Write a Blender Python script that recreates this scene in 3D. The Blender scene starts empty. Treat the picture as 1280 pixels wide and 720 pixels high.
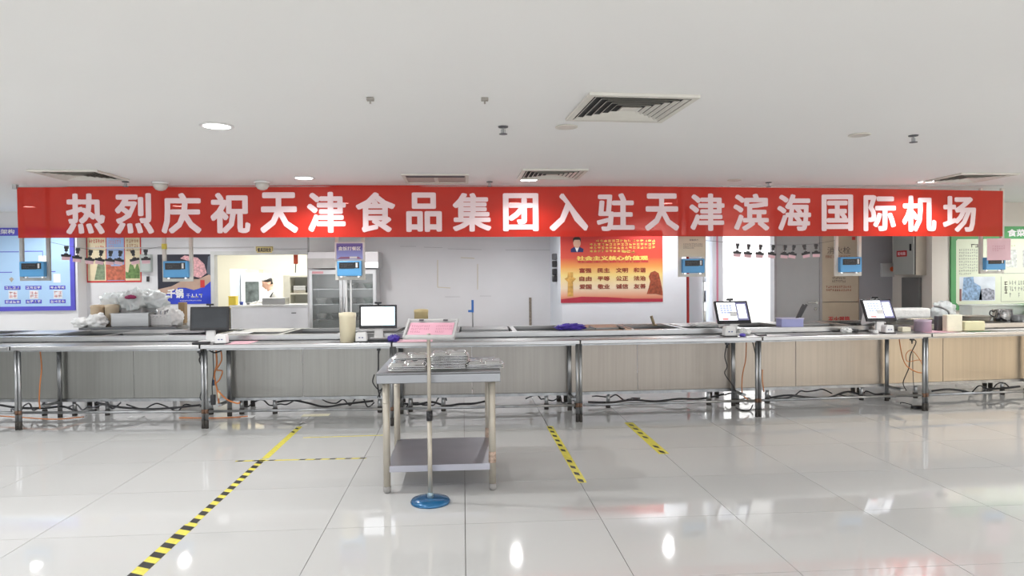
import bpy, math, random
import numpy as np
from mathutils import Matrix, Vector, noise
random.seed(7)
C = bpy.context.scene.collection
SC = bpy.context.scene
PI = math.pi

# ------------------------------------------------------------------ camera
F_PX, CH, PITCH, YAW, ROLL = 862.438, 1.43159, .01585625, .0711768, -.00908131
def cam_axes():
    cy, sy = math.cos(YAW), math.sin(YAW)
    r = np.array([cy, -sy, 0]); f = np.array([sy, cy, 0]); u = np.array([0, 0, 1.])
    cp, sp = math.cos(PITCH), math.sin(PITCH)
    f2 = f*cp - u*sp; u2 = u*cp + f*sp
    cr, sr = math.cos(ROLL), math.sin(ROLL)
    return r*cr + u2*sr, u2*cr - r*sr, f2
AX = cam_axes()
cd = bpy.data.cameras.new('camera'); cam = bpy.data.objects.new('camera', cd); C.objects.link(cam)
cd.sensor_width = 36; cd.lens = F_PX*36/1280; cd.clip_start = .05; cd.clip_end = 100
a, b, c = AX
cam.matrix_world = Matrix(((a[0], b[0], -c[0], 0), (a[1], b[1], -c[1], 0), (a[2], b[2], -c[2], CH), (0, 0, 0, 1)))
SC.camera = cam

# ------------------------------------------------------------------ light
w = bpy.data.worlds.new('world'); SC.world = w; w.use_nodes = True
w.node_tree.nodes['Background'].inputs[0].default_value = (.93, .96, 1, 1)
w.node_tree.nodes['Background'].inputs[1].default_value = 1.3
SC.view_settings.view_transform = 'Standard'; SC.view_settings.look = 'None'
SC.view_settings.gamma = 1; SC.view_settings.exposure = 0.18
CEIL = 2.45
def area(name, loc, rot, sx, sy, power, col=(1, 1, 1)):
    l = bpy.data.lights.new(name, 'AREA'); l.shape = 'RECTANGLE'; l.size = sx; l.size_y = sy; l.energy = power; l.color = col
    o = bpy.data.objects.new(name, l); o.location = loc; o.rotation_euler = rot; C.objects.link(o); return o
# unseen fill light added behind the camera, nearly as wide as the hall
area('rear_fill', (0, -6.8, 1.35), (PI/2, 0, 0), 26, 2.1, 230, (.96, .98, 1))
area('side_fill', (13.8, -1.0, 1.35), (PI/2, 0, PI/2), 10, 2.0, 150, (1, .86, .70))  # warm fill added to brighten the right-hand apron panels
# kitchen and passage lamps, hung under their own ceilings
area('kitchen_lamp', (-3.0, 13.6, 2.5), (0, 0, 0), 4.5, 2.5, 185, (1, .985, .93))
area('passage_lamp', (4.6, 11.6, 2.5), (0, 0, 0), 1.6, 1.6, 260, (1, 1, 1))

# ------------------------------------------------------------------ helpers
def ray(x, y):
    return AX[0]*((x-640)/F_PX) + AX[1]*((360-y)/F_PX) + AX[2]
def P(x, y, Y):
    d = ray(x, y); t = Y/d[1]; return Vector((d[0]*t, Y, CH+d[2]*t))
def G(x, y, Z=0):
    d = ray(x, y); t = (Z-CH)/d[2]; return Vector((d[0]*t, d[1]*t, Z))
def XP(x, Y): return P(x, 350, Y).x

MATS = {}
def mat(name, col, rough=.5, metal=0, var=.06, scale=6, bump=0, stretch=None, emit=0, alpha=1, transm=0, coat=0, ramp=None, spec=None):
    if name in MATS: return MATS[name]
    m = bpy.data.materials.new(name); m.use_nodes = True; MATS[name] = m
    nt = m.node_tree; N = nt.nodes; L = nt.links; bs = N['Principled BSDF']
    bs.inputs['Roughness'].default_value = rough; bs.inputs['Metallic'].default_value = metal
    if spec is not None: bs.inputs['Specular IOR Level'].default_value = spec
    tc = N.new('ShaderNodeTexCoord'); mp = N.new('ShaderNodeMapping'); L.new(tc.outputs['Object'], mp.inputs[0])
    if stretch: mp.inputs['Scale'].default_value = stretch
    nz = N.new('ShaderNodeTexNoise'); nz.inputs['Scale'].default_value = scale; nz.inputs['Detail'].default_value = 4
    L.new(mp.outputs[0], nz.inputs[0])
    cr = N.new('ShaderNodeValToRGB'); L.new(nz.outputs[0], cr.inputs[0])
    cr.color_ramp.elements[0].position = .3; cr.color_ramp.elements[1].position = .7
    c0 = [max(0, min(1, k*(1-var))) for k in col[:3]]+[1]; c1 = [max(0, min(1, k*(1+var))) for k in col[:3]]+[1]
    cr.color_ramp.elements[0].color = c0; cr.color_ramp.elements[1].color = c1
    src = cr.outputs[0]
    if ramp:
        sp = N.new('ShaderNodeSeparateXYZ'); L.new(tc.outputs['Generated'], sp.inputs[0])
        r2 = N.new('ShaderNodeValToRGB'); L.new(sp.outputs[2], r2.inputs[0])
        e = r2.color_ramp.elements
        while len(e) > 1: e.remove(e[-1])
        e[0].position = ramp[0][0]; e[0].color = (*ramp[0][1], 1)
        for p_, c_ in ramp[1:]:
            q = e.new(p_); q.color = (*c_, 1)
        src = r2.outputs[0]
    L.new(src, bs.inputs['Base Color'])
    if bump:
        bp = N.new('ShaderNodeBump'); bp.inputs['Strength'].default_value = bump; bp.inputs['Distance'].default_value = .01
        L.new(nz.outputs[0], bp.inputs['Height']); L.new(bp.outputs[0], bs.inputs['Normal'])
    if emit:
        L.new(src, bs.inputs['Emission Color']); bs.inputs['Emission Strength'].default_value = emit
    bs.inputs['Alpha'].default_value = alpha
    if transm: bs.inputs['Transmission Weight'].default_value = transm
    if coat: bs.inputs['Coat Weight'].default_value = coat; bs.inputs['Coat Roughness'].default_value = .1
    return m

class MB:
    def __init__(s): s.v = []; s.f = []
    def add(s, v, f):
        n = len(s.v); s.v += [tuple(p) for p in v]; s.f += [tuple(n+i for i in q) for q in f]; return s
    def box(s, x0, x1, y0, y1, z0, z1, M=None):
        v = [Vector(p) for p in ((x0,y0,z0),(x1,y0,z0),(x1,y1,z0),(x0,y1,z0),(x0,y0,z1),(x1,y0,z1),(x1,y1,z1),(x0,y1,z1))]
        if M: v = [M @ p for p in v]
        return s.add(v, [(0,3,2,1),(4,5,6,7),(0,1,5,4),(1,2,6,5),(2,3,7,6),(3,0,4,7)])
    def cyl(s, p0, p1, r, n=12, r2=None):
        p0 = Vector(p0); p1 = Vector(p1); r2 = r if r2 is None else r2
        z = (p1-p0).normalized(); x = z.orthogonal().normalized(); y = z.cross(x)
        v = [p0+(x*math.cos(2*PI*i/n)+y*math.sin(2*PI*i/n))*r for i in range(n)]
        v += [p1+(x*math.cos(2*PI*i/n)+y*math.sin(2*PI*i/n))*r2 for i in range(n)]
        return s.add(v, [(i, (i+1)%n, n+(i+1)%n, n+i) for i in range(n)]+[tuple(range(n))[::-1], tuple(range(n, 2*n))])
    def tube(s, pts, r, n=6):
        pts = [Vector(p) for p in pts]
        # smooth
        q = []
        for i in range(len(pts)-1):
            a0 = pts[max(i-1,0)]; a1 = pts[i]; a2 = pts[i+1]; a3 = pts[min(i+2,len(pts)-1)]
            for k in range(5):
                t = k/5
                q.append(.5*((2*a1)+(a2-a0)*t+(2*a0-5*a1+4*a2-a3)*t*t+(-a0+3*a1-3*a2+a3)*t**3))
        q.append(pts[-1]); V = []
        for i, p in enumerate(q):
            z = (q[min(i+1,len(q)-1)]-q[max(i-1,0)]).normalized()
            x = z.cross(Vector((.01,1,.02))).normalized(); y = z.cross(x)
            V += [p+(x*math.cos(2*PI*j/n)+y*math.sin(2*PI*j/n))*r for j in range(n)]
        Fs = [(i*n+j, i*n+(j+1)%n, (i+1)*n+(j+1)%n, (i+1)*n+j) for i in range(len(q)-1) for j in range(n)]
        Fs += [tuple(range(n))[::-1], tuple(range(len(V)-n, len(V)))]
        return s.add(V, Fs)
    def lathe(s, cx, cy, prof, n=24, sy=1):
        V = [(cx+r*math.cos(2*PI*i/n), cy+sy*r*math.sin(2*PI*i/n), z) for r, z in prof for i in range(n)]
        Fs = [(k*n+i, k*n+(i+1)%n, (k+1)*n+(i+1)%n, (k+1)*n+i) for k in range(len(prof)-1) for i in range(n)]
        Fs += [tuple(range(n))[::-1], tuple(range(len(V)-n, len(V)))]
        return s.add(V, Fs)
    def poly(s, pts, y=0):
        return s.add([(p[0], y, p[1]) for p in pts], [tuple(range(len(pts)))])
    def prism(s, pts, y0, y1):
        n = len(pts)
        return s.add([(p[0], y0, p[1]) for p in pts]+[(p[0], y1, p[1]) for p in pts],
                     [tuple(range(n)), tuple(range(n, 2*n))[::-1]]+[(i, n+i, n+(i+1)%n, (i+1)%n) for i in range(n)])
    def mesh(s, name, m=None, smooth=False):
        me = bpy.data.meshes.new(name); me.from_pydata(s.v, [], s.f)
        if m: me.materials.append(m)
        if smooth: me.polygons.foreach_set('use_smooth', [len(p.vertices) <= 4 for p in me.polygons])
        me.update(); return me
    def build(s, name, m, parent=None, smooth=False, bevel=0, loc=None):
        o = bpy.data.objects.new(name, s.mesh(name, m, smooth)); C.objects.link(o)
        if parent: o.parent = parent
        if loc: o.location = loc
        if bevel:
            bv = o.modifiers.new('bevel', 'BEVEL'); bv.width = bevel; bv.segments = 2; bv.limit_method = 'ANGLE'
        return o
def bx(*a): return MB().box(*a)
def tag(o, label, cat, group=None, kind=None):
    o['label'] = label; o['category'] = cat
    if group: o['group'] = group
    if kind: o['kind'] = kind
    return o
def thing(name, label, cat, loc=(0,0,0), rz=0, group=None):
    o = bpy.data.objects.new(name, None); C.objects.link(o); o.empty_display_size = .1
    o.location = loc; o.rotation_euler = (0,0,rz); return tag(o, label, cat, group)
def struct(name, mb, m, parent=None):
    o = mb.build(name, m, parent)
    if not parent: o['kind'] = 'structure'
    return o
KIDS = {}
def children(o): return [k for k in C.objects if k.parent == o]
def copy_tree(o, parent=None):
    c_ = o.copy(); C.objects.link(c_)
    if parent: c_.parent = parent
    for ch in children(o): copy_tree(ch, c_)
    return c_

def text_geo(s, bold=.0, res=2):
    cu = bpy.data.curves.new('t', 'FONT'); cu.body = s; cu.size = 1; cu.resolution_u = res
    cu.fill_mode = 'FRONT'; cu.dimensions = '2D'
    o = bpy.data.objects.new('t', cu); C.objects.link(o)
    dg = bpy.context.evaluated_depsgraph_get(); dg.update()
    me = bpy.data.meshes.new_from_object(o.evaluated_get(dg)); bpy.data.objects.remove(o); bpy.data.curves.remove(cu)
    v = np.array([q.co[:] for q in me.vertices]) if len(me.vertices) else np.zeros((1,3))
    f = [tuple(p.vertices) for p in me.polygons]; bpy.data.meshes.remove(me)
    if bold > .022:   # heavier strokes: the outline laid down again, nudged around
        V = []; F = []; n = len(v)
        for k, (dx, dy) in enumerate(((0,0),(1,0),(-1,0),(0,.8),(0,-.8),(.8,.6),(-.8,.6),(.8,-.6),(-.8,-.6))):
            V.append(v+np.array([dx*bold, dy*bold, k*1.0])); F += [tuple(i+k*n for i in q) for q in f]
        v = np.vstack(V); f = F
    return v, f
def lettering(s, x0, x1, z0, z1, m, parent=None, y=-.004, bold=.02, name='lettering', face='front'):
    """fit the words into the rectangle x0..x1, z0..z1 on a face looking towards -y (or -x)"""
    v, f = text_geo(s, bold)
    mn = v.min(0); mx = v.max(0); d = np.maximum(mx-mn, 1e-6); ly = -v[:,2]*.00012
    X = x0+(v[:,0]-mn[0])/d[0]*(x1-x0); Z = z0+(v[:,1]-mn[1])/d[1]*(z1-z0)
    mb = MB()
    if face == 'front': mb.add([(X[i], y+ly[i], Z[i]) for i in range(len(X))], f)
    else: mb.add([(y+ly[i], X[i], Z[i]) for i in range(len(X))], f)
    return mb.build(name, m, parent)
def marks(x0, x1, z0, z1, n, rows, m, parent, y=-.004, name='print_line', fill=.7, seed=1, ragged=True):
    """small print: rows of little strokes, too small to read"""
    R = random.Random(seed); mb = MB(); cw = (x1-x0)/n; rh = (z1-z0)/rows
    for r in range(rows):
        zc = z1-(r+.5)*rh; nn = n if not (ragged and r == rows-1) else max(1, int(n*.6))
        for i in range(nn):
            xc = x0+(i+.5)*cw; h = rh*fill*.5; ww = cw*fill*.5; t = min(h, ww)*.24
            for k in range(2):
                zz = zc+R.uniform(-h, h)*.9; mb.poly([(xc-ww, zz-t), (xc+ww, zz-t), (xc+ww, zz+t), (xc-ww, zz+t)], y)
            xx = xc+R.uniform(-ww, ww)*.7; mb.poly([(xx-t, zc-h), (xx+t, zc-h), (xx+t, zc+h), (xx-t, zc+h)], y)
    return mb.build(name, m, parent)

def blob(name, loc, rad, m, seed=0, amp=.25, freq=3, parent=None, flat=True, n=44):
    mb = MB(); k = n//2; V = []
    for i in range(k+1):
        th = PI*i/k
        for j in range(n):
            ph = 2*PI*j/n; d = Vector((math.sin(th)*math.cos(ph), math.sin(th)*math.sin(ph), math.cos(th)))
            r = 1+amp*noise.noise(d*freq+Vector((seed*3.1, seed, 0)))+amp*.9*(.5-abs(noise.noise(d*freq*2.3+Vector((seed, 5, 1)))))*.8-amp*.5*abs(noise.noise(d*freq*5+Vector((3, seed, 1))))
            z = d.z*r*rad[2]
            if flat: z = max(z, -rad[2]*.75)
            V.append((d.x*r*rad[0], d.y*r*rad[1], z+(rad[2]*.75 if flat else 0)))
    mb.add(V, [(i*n+j, i*n+(j+1)%n, (i+1)*n+(j+1)%n, (i+1)*n+j)[::-1] for i in range(k) for j in range(n)])
    return mb.build(name, m, parent, smooth=True, loc=loc)

# ------------------------------------------------------------------ materials
wallM = mat('painted_wall', (.80,.80,.81), .6, var=.02, scale=2)
wallB = mat('blue_white_wall', (.80,.84,.91), .5, var=.02, scale=2)
wallG = mat('grey_white_wall', (.74,.74,.76), .55, var=.03, scale=1.5)
wallY = mat('cream_wall', (.72,.68,.62), .6, var=.02, scale=2)
wallGr = mat('grey_passage_wall', (.34,.34,.36), .6, var=.02, scale=2)
ceilM = mat('ceiling_paint', (.87,.87,.86), .7, var=.012, scale=.6)
kitM = mat('kitchen_tile_cream', (.86,.83,.70), .4, var=.01, scale=2)
pasM = mat('passage_white', (.88,.88,.88), .4, var=.01, scale=2)
steel = mat('brushed_steel', (.42,.42,.42), .30, 1, var=.10, scale=5, stretch=(.6,12,12), bump=.03)
steelT = mat('steel_tabletop', (.27,.275,.285), .28, 1, var=.07, scale=4)
steelL = mat('dull_steel_tube', (.36,.37,.38), .35, .9, var=.25, scale=9, stretch=(1,1,.5))
steelW = mat('warm_steel_tube', (.52,.48,.41), .45, .45, var=.08, scale=7)
shiny = mat('polished_steel', (.70,.70,.70), .14, 1, var=.05, scale=8)
panels = [mat('apron_light_tint_%s' % k, col,  .40, .7, var=.055, scale=3.2, stretch=(11,1,.3), bump=.05) for k, col in
          (('a',(.32,.32,.30)),('b',(.33,.325,.305)),('c',(.37,.35,.325)),('d',(.39,.35,.31)),('e',(.46,.405,.345)),('f',(.52,.445,.345)))]  # bases run grey to tan, painting in cool-to-warm light along the counter
white = mat('white_plastic', (.82,.82,.82), .35, var=.02)
cream = mat('cream_plastic', (.90,.82,.60), .45, var=.05)
cream2 = mat('pale_cream_block', (.80,.76,.60), .55, var=.06, scale=14)
black = mat('black_plastic', (.015,.015,.018), .35, var=.1)
darkg = mat('dark_grey', (.10,.10,.11), .45, var=.1)
dark = mat('dark_void', (.02,.02,.02), .8)
blueD = mat('blue_casing', (.11,.40,.76), .35, var=.04)
greyF = mat('grey_frame', (.42,.43,.43), .45, .4, var=.12, scale=12)
creamF = mat('off_white_frame', (.70,.68,.62), .5, .1, var=.06, scale=12)
pink = mat('pink_paper', (.83,.50,.58), .6, var=.03)
pinkL = mat('pink_card', (.85,.58,.64), .6, var=.03)
orange = mat('orange_cable', (.62,.22,.07), .5)
rust = mat('rust', (.15,.085,.055), .85, var=.4, scale=20)
red = mat('red_paint', (.55,.03,.03), .5)
redT = mat('print_red', (.60,.05,.05), .6)
whiteT = mat('print_white', (.85,.85,.85), .6)
goldT = mat('print_gold', (.85,.62,.15), .6)
darkT = mat('print_dark', (.10,.08,.08), .6)
blueV = mat('print_violet_blue', (.10,.09,.55), .45)
purple = mat('violet_plastic', (.06,.03,.35), .4, var=.3, scale=20)
bagM = mat('clear_plastic_bag', (.88,.93,.93), .22, var=.04, scale=22, bump=1, alpha=.8)
bagW = mat('white_plastic_bag', (.88,.89,.88), .3, var=.04, scale=22, bump=1)
glassM = mat('cabinet_glass', (.30,.33,.32), .08, 0, alpha=.28)
green = mat('green_print', (.04,.36,.10), .5)
greenP = mat('green_bag', (.12,.42,.03), .5)
yellow = mat('yellow_tape', (.74,.66,.10), .5, var=.12, scale=30)
tapeK = mat('black_tape_print', (.03,.03,.03), .5, var=.3, scale=30)
skin = mat('skin', (.62,.38,.28), .5)
coatM = mat('white_coat_cloth', (.86,.86,.86), .8)
hair = mat('dark_hair', (.02,.018,.016), .6)
trouser = mat('dark_trousers', (.05,.05,.07), .8)

# ------------------------------------------------------------------ floor
def floor_mat():
    m = bpy.data.materials.new('polished_floor_tile'); m.use_nodes = True; nt = m.node_tree; N = nt.nodes; L = nt.links; bs = N['Principled BSDF']
    tc = N.new('ShaderNodeTexCoord'); geo = N.new('ShaderNodeNewGeometry')
    nz = N.new('ShaderNodeTexNoise'); nz.inputs['Scale'].default_value = .5; nz.inputs['Detail'].default_value = 5; L.new(geo.outputs['Position'], nz.inputs[0])
    cr = N.new('ShaderNodeValToRGB'); cr.color_ramp.elements[0].color = (.56,.56,.55,1); cr.color_ramp.elements[1].color = (.63,.63,.625,1)
    L.new(nz.outputs[0], cr.inputs[0])
    oi = N.new('ShaderNodeObjectInfo'); mm = N.new('ShaderNodeMath'); mm.operation = 'MULTIPLY_ADD'; mm.inputs[1].default_value = .05; mm.inputs[2].default_value = .975
    L.new(oi.outputs['Random'], mm.inputs[0])
    mx = N.new('ShaderNodeVectorMath'); mx.operation = 'SCALE'; L.new(cr.outputs[0], mx.inputs[0]); L.new(mm.outputs[0], mx.inputs['Scale'])
    L.new(mx.outputs[0], bs.inputs['Base Color'])
    bs.inputs['Roughness'].default_value = .05; bs.inputs['IOR'].default_value = 1.52
    n2 = N.new('ShaderNodeTexNoise'); n2.inputs['Scale'].default_value = 1.3; L.new(geo.outputs['Position'], n2.inputs[0])
    bp = N.new('ShaderNodeBump'); bp.inputs['Strength'].default_value = .02; bp.inputs['Distance'].default_value = .02
    L.new(n2.outputs[0], bp.inputs['Height']); L.new(bp.outputs[0], bs.inputs['Normal'])
    return m
floorM = floor_mat()
groutM = mat('grout', (.22,.20,.18), .8)
outM = mat('far_floor_tile', (.64,.63,.61), .1, var=.03, scale=1)
fl = struct('floor', bx(-14, 14, -7, 18, -.12, -.006), groutM)
T = .8; TX0, TX1 = -10, 12; TY0 = 3.996-2*T; NR = 11
tile_me = bx(-T/2+.0019, T/2-.0019, -T/2+.0019, T/2-.0019, -.006, 0).mesh('tile', floorM)
for j in range(NR):
    for i in range(TX0, TX1):
        t = bpy.data.objects.new('tile', tile_me); t.location = ((i+.5)*T, TY0+(j+.5)*T, 0); t.parent = fl; C.objects.link(t)
ye = TY0+NR*T
far = MB().box(-14, 14, -7, TY0-.002, -.006, 0).box(-14, 14, ye+.002, 18, -.006, 0)
far.box(-14, TX0*T-.002, TY0, ye, -.006, 0).box(TX1*T+.002, 14, TY0, ye, -.006, 0)
o = far.build('far_tiles', outM, fl); o['kind'] = 'stuff'

# ------------------------------------------------------------------ shell
struct('ceiling', bx(-14, 14, -7, 11.6, CEIL, CEIL+.15), ceilM)
struct('ceiling', bx(-14, 14, 11.6, 18, 2.6, 2.7), pasM)
YL = 10.6; XA = XP(97, YL)
struct('wall_left', bx(-14, XA, YL, 11.7, 0, CEIL), wallM)
YB = 10.85; XO0 = XP(268, YB); XO1 = XP(385, YB); ZO = P(320, 318, YB).z
struct('wall_back', bx(XA, XO0, YB, YB+.12, 0, CEIL), wallG)
struct('wall_back', bx(XO0, XO1, YB, YB+.12, ZO, CEIL+.15), wallG)
trimo = MB().box(XO0-.05, XO0+.005, YB-.015, YB+.13, 0, ZO+.05).box(XO0+.005, XO1, YB-.015, YB+.13, ZO-.005, ZO+.05)
struct('trim_1', trimo, mat('grey_window_trim', (.62,.63,.62), .4))
YW = 11.3
struct('wall_back', bx(XO1-.11, 1.9, YW, YW+.32, 0, CEIL), wallG)
YC = 10.0; XC0 = XP(702, YC); XC1 = XP(858, YC)
struct('wall_pillar', bx(XC0, XC1, YC, 11.7, 0, CEIL), wallB)
YD = 10.4
struct('wall_back', bx(XC1+.06, XP(878, YD), YD, YD+.1, 0, CEIL), wallB)
struct('wall_back', bx(XP(888, YD), XP(901, YD), YD-.1, YD+.2, 0, CEIL), wallB)
struct('trim_2', bx(XP(895.5, YD-.1), XP(897.5, YD-.1), YD-.112, YD-.1, 0, CEIL), mat('pink_edge', (.75,.30,.42), .5))
XD0, XD1 = XP(970, YD), XP(1025, YD)
XH0, XH1 = XP(1026, YD), XP(1073, YD)
YE = 9.5; XE = XP(1165, YE)
struct('wall_back', bx(XH1, XE+.1, YD+.02, YD+.16, 0, CEIL), wallGr)
struct('wall_back', bx(XD0-.02, XH1, YD+.06, YD+.16, 0, CEIL), wallGr)
struct('wall_right', bx(XE, 14, YE, YD+.2, 0, CEIL), wallY)
# side and kitchen walls
struct('wall_left', bx(-14.1, -14, -7, 11.7, 0, CEIL), mat('hall_side_wall_grey', (.62,.64,.64), .6))
struct('wall_right', bx(14, 14.1, -7, 10.6, 0, CEIL), mat('hall_side_wall_beige', (.72,.66,.56), .6))
struct('wall_kitchen', bx(-8, 2, 16, 16.1, 0, 2.6), kitM)
struct('wall_kitchen', bx(-8.1, -8, 11.6, 16.1, 0, 2.6), kitM)
struct('wall_kitchen', bx(1.9, 2.0, 11.7, 16.1, 0, 2.6), kitM)
struct('wall_passage', bx(2.0, 8, 13.2, 13.3, 0, 2.6), pasM)
struct('wall_passage', bx(7.9, 8, 10.6, 13.2, 0, 2.6), kitM)
# grey door
dr = bpy.data.objects.new('door_1', None); C.objects.link(dr); dr.location = (XD0, YD, 0); dr['kind'] = 'structure'
dM = mat('grey_door', (.40,.41,.42), .45, var=.02)
bx(.01, XD1-XD0-.01, 0, .045, .01, 2.35).build('door_leaf', dM, dr)
fm = MB().box(-.03, .01, -.01, .05, 0, 2.4).box(XD1-XD0-.01, XD1-XD0+.03, -.01, .05, 0, 2.4).box(-.03, XD1-XD0+.03, -.01, .05, 2.35, 2.4)
fm.build('door_frame', mat('door_frame_grey', (.34,.33,.34), .5), dr)
hx = XP(1019, YD)-XD0; hz = P(1018, 378, YD).z
MB().cyl((hx,0,hz), (hx,-.05,hz), .02).box(hx-.15, hx+.01, -.06, -.04, hz-.01, hz+.01).cyl((hx,0,hz-.1),(hx,-.015,hz-.1),.025).build('door_handle', shiny, dr)

# ------------------------------------------------------------------ wall print helper
def poster(name, label, cat, px, Y, m, th=.006, group=None, ramp=None):
    x0, y0, x1, y1 = px; A = P(x0, y1, Y); B = P(x1, y0, Y); Z0 = P((x0+x1)/2, y1, Y).z; Z1 = P((x0+x1)/2, y0, Y).z
    W = B.x-A.x; H = Z1-Z0
    t = thing(name, label, cat, (A.x, Y-th/2-.001, Z0), 0, group)
    bx(0, W, -th/2, th/2, 0, H).build('sheet', m, t)
    return t, W, H
def pp(t, W, H, name, m, pts, lay=1, th=.006):
    return MB().poly([(u*W, v*H) for u, v in pts], -th/2-.0012*lay).build(name, m, t)
def ell(cu, cv, ru, rv, n=20): return [(cu+ru*math.cos(2*PI*i/n), cv+rv*math.sin(2*PI*i/n)) for i in range(n)]
def rc(u0, v0, u1, v1): return [(u0,v0),(u1,v0),(u1,v1),(u0,v1)]

# blue framed board on the left wall (the part beyond the frame goes on)
lb = mat('pale_blue_print', (.42,.62,.86), .3, var=.05, scale=1.5)
t, W, H = poster('notice_board', 'large pale blue chart board with violet border on left wall', 'board', (-110, 285, 93, 389), YL, blueV, .03)
def bu(x, W_=W): return (x+110)/203
def bv(y): return (389-y)/104
pp(t, W, H, 'chart_face', lb, rc(.01, bv(383.5), bu(88), bv(295)), 1, .03)
for k, xx in enumerate((6, 32, 62)):
    for yy in (360, 377.5):
        pp(t, W, H, 'name_strip', blueV, rc(bu(xx), bv(yy+2.4), bu(xx+20), bv(yy-2.4)), 2, .03)
        marks(bu(xx+1)*W, bu(xx+19)*W, bv(yy+2)*H, bv(yy-2)*H, 4, 1, whiteT, t, -.0195, 'strip_text', .75, k+yy, False)
    pp(t, W, H, 'photo_slot', mat('pale_slot', (.75,.76,.80), .5), rc(bu(xx+5), bv(374), bu(xx+16), bv(363.5)), 2, .03)
    marks(bu(xx+5.5)*W, bu(xx+15.5)*W, bv(373)*H, bv(364.5)*H, 2, 2, mat('faded_red_print', (.80,.42,.42), .6), t, -.0195, 'slot_text', .8, k, False)
for x0, x1, y in ((-60, 25, 315), (30, 54, 314.5), (-60, 16, 340.5), (62, 70, 340)):
    pp(t, W, H, 'chart_line', blueV, rc(bu(x0), bv(y+.5), bu(x1), bv(y-.5)), 2, .03)
pp(t, W, H, 'chart_line', blueV, rc(bu(54), bv(322), bu(54.6), bv(314)), 2, .03)
pp(t, W, H, 'photo_slot', whiteT, rc(bu(49), bv(331), bu(59), bv(320)), 2, .03)
pp(t, W, H, 'photo_slot', whiteT, rc(bu(67), bv(354), bu(76), bv(343)), 2, .03)
pp(t, W, H, 'photo_slot', mat('brown_slot', (.42,.36,.30), .5), [(bu(12), bv(349)), (bu(15), bv(353)), (bu(18), bv(349)), (bu(15), bv(346.5))], 2, .03)
lettering('组织架构', bu(-14.5)*W, bu(20)*W, bv(292.8)*H, bv(286.8)*H, whiteT, t, -.018, .03)

# three panel poster
t, W, H = poster('poster', 'three-panel poster with red edge, figures below, beside the white box', 'poster', (109, 285, 176, 353), YB, redT)
cr_ = mat('poster_cream', (.72,.62,.42), .5, var=.12, scale=5); sk_ = mat('poster_sky', (.30,.42,.68), .5, var=.15, scale=4)
pp(t, W, H, 'left_print', cr_, rc(.02,.03,.355,1)); pp(t, W, H, 'centre_print', sk_, rc(.37,.03,.69,1)); pp(t, W, H, 'end_print', cr_, rc(.705,.03,.98,1))
pp(t, W, H, 'figure_print', mat('poster_green_grey', (.20,.26,.16), .6, var=.4, scale=20), [(.14,.05),(.33,.05),(.33,.32),(.28,.42),(.22,.42),(.19,.28)], 2)
pp(t, W, H, 'hall_print', mat('poster_brick', (.50,.14,.08), .6, var=.4, scale=20), [(.37,.04),(.69,.04),(.69,.33),(.60,.30),(.45,.30),(.40,.40),(.37,.40)], 2)
pp(t, W, H, 'tree_print', mat('poster_leaf', (.14,.24,.08), .6, var=.4, scale=25), [(.71,.07),(.97,.07),(.97,.22),(.93,.36),(.88,.24),(.84,.34),(.79,.33),(.76,.18),(.71,.2)], 2)
marks(.05*W, .33*W, .72*H, .80*H, 7, 1, redT, t, -.0062, 'title_print', .8, 3, False); marks(.16*W, .33*W, .62*H, .68*H, 4, 1, redT, t, -.0062, 'title_print', .8, 4, False)
marks(.40*W, .64*W, .60*H, .88*H, 6, 3, mat('poster_rose', (.62,.25,.30), .6), t, -.0062, 'title_print', .75, 5)
marks(.73*W, .96*W, .55*H, .80*H, 5, 3, mat('poster_brown', (.45,.22,.12), .6), t, -.0062, 'title_print', .75, 6)
# blue food poster
t, W, H = poster('poster', 'blue and black hot-pot food poster behind the second card reader', 'poster', (198, 318, 265, 380), YB, mat('poster_black', (.02,.02,.035), .4))
pp(t, W, H, 'table_print', mat('poster_tan', (.52,.36,.28), .5, var=.15, scale=4), [(0,.30),(.25,.36),(.5,.50),(.75,.50),(1,.62),(1,0),(0,0)], 1)
pp(t, W, H, 'hill_print', mat('poster_blue', (.03,.06,.55), .4, var=.3, scale=3), [(0,0),(1,0),(1,.48),(.85,.34),(.66,.28),(.5,.33),(.38,.33),(.2,.22),(0,.12)], 2)
pp(t, W, H, 'meat_print', mat('poster_meat', (.66,.36,.38), .5, var=.4, scale=30), [(.52,.60),(.78,.52),(.90,.62),(.86,.80),(.74,.93),(.50,.98),(.42,.92),(.62,.85)], 2)
pp(t, W, H, 'seal_print', redT, rc(.78,.33,.86,.48), 3)
pp(t, W, H, 'leaf_print', mat('poster_plant', (.12,.14,.18), .5), [(.9,.62),(1,.55),(1,1),(.93,.95)], 2)
lettering('千锅', .17*W, .47*W, .12*H, .31*H, whiteT, t, -.008, .05); lettering('千', .52*W, .59*W, .12*H, .21*H, whiteT, t, -.008)
marks(.60*W, .82*W, .12*H, .21*H, 3, 1, whiteT, t, -.008, 'slogan_print', .85, 4, False); marks(.40*W, .80*W, .055*H, .085*H, 14, 1, whiteT, t, -.008, 'slogan_print', .7, 9, False)
# small grey box between
A = P(178, 340, YB); B = P(191, 318, YB)
t = thing('wall_box', 'small grey-green box on wall between the two left posters', 'box', (A.x, YB-.04, A.z))
bx(0, B.x-A.x, -.04, .04, 0, B.z-A.z).build('body', mat('grey_green_box', (.42,.47,.45), .4), t, bevel=.004)
bx(.02, B.x-A.x-.02, -.044, -.04, .02, B.z-A.z-.02).build('cover', mat('grey_green_cover', (.50,.54,.52), .4), t)
A = P(185.5, 352, YB)
tag(bx(A.x-.015, A.x+.015, YB-.03, YB, A.z, A.z+.08).build('wall_hook', black, bevel=.003), 'little black hook on wall under the small grey-green box', 'hook')
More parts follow.
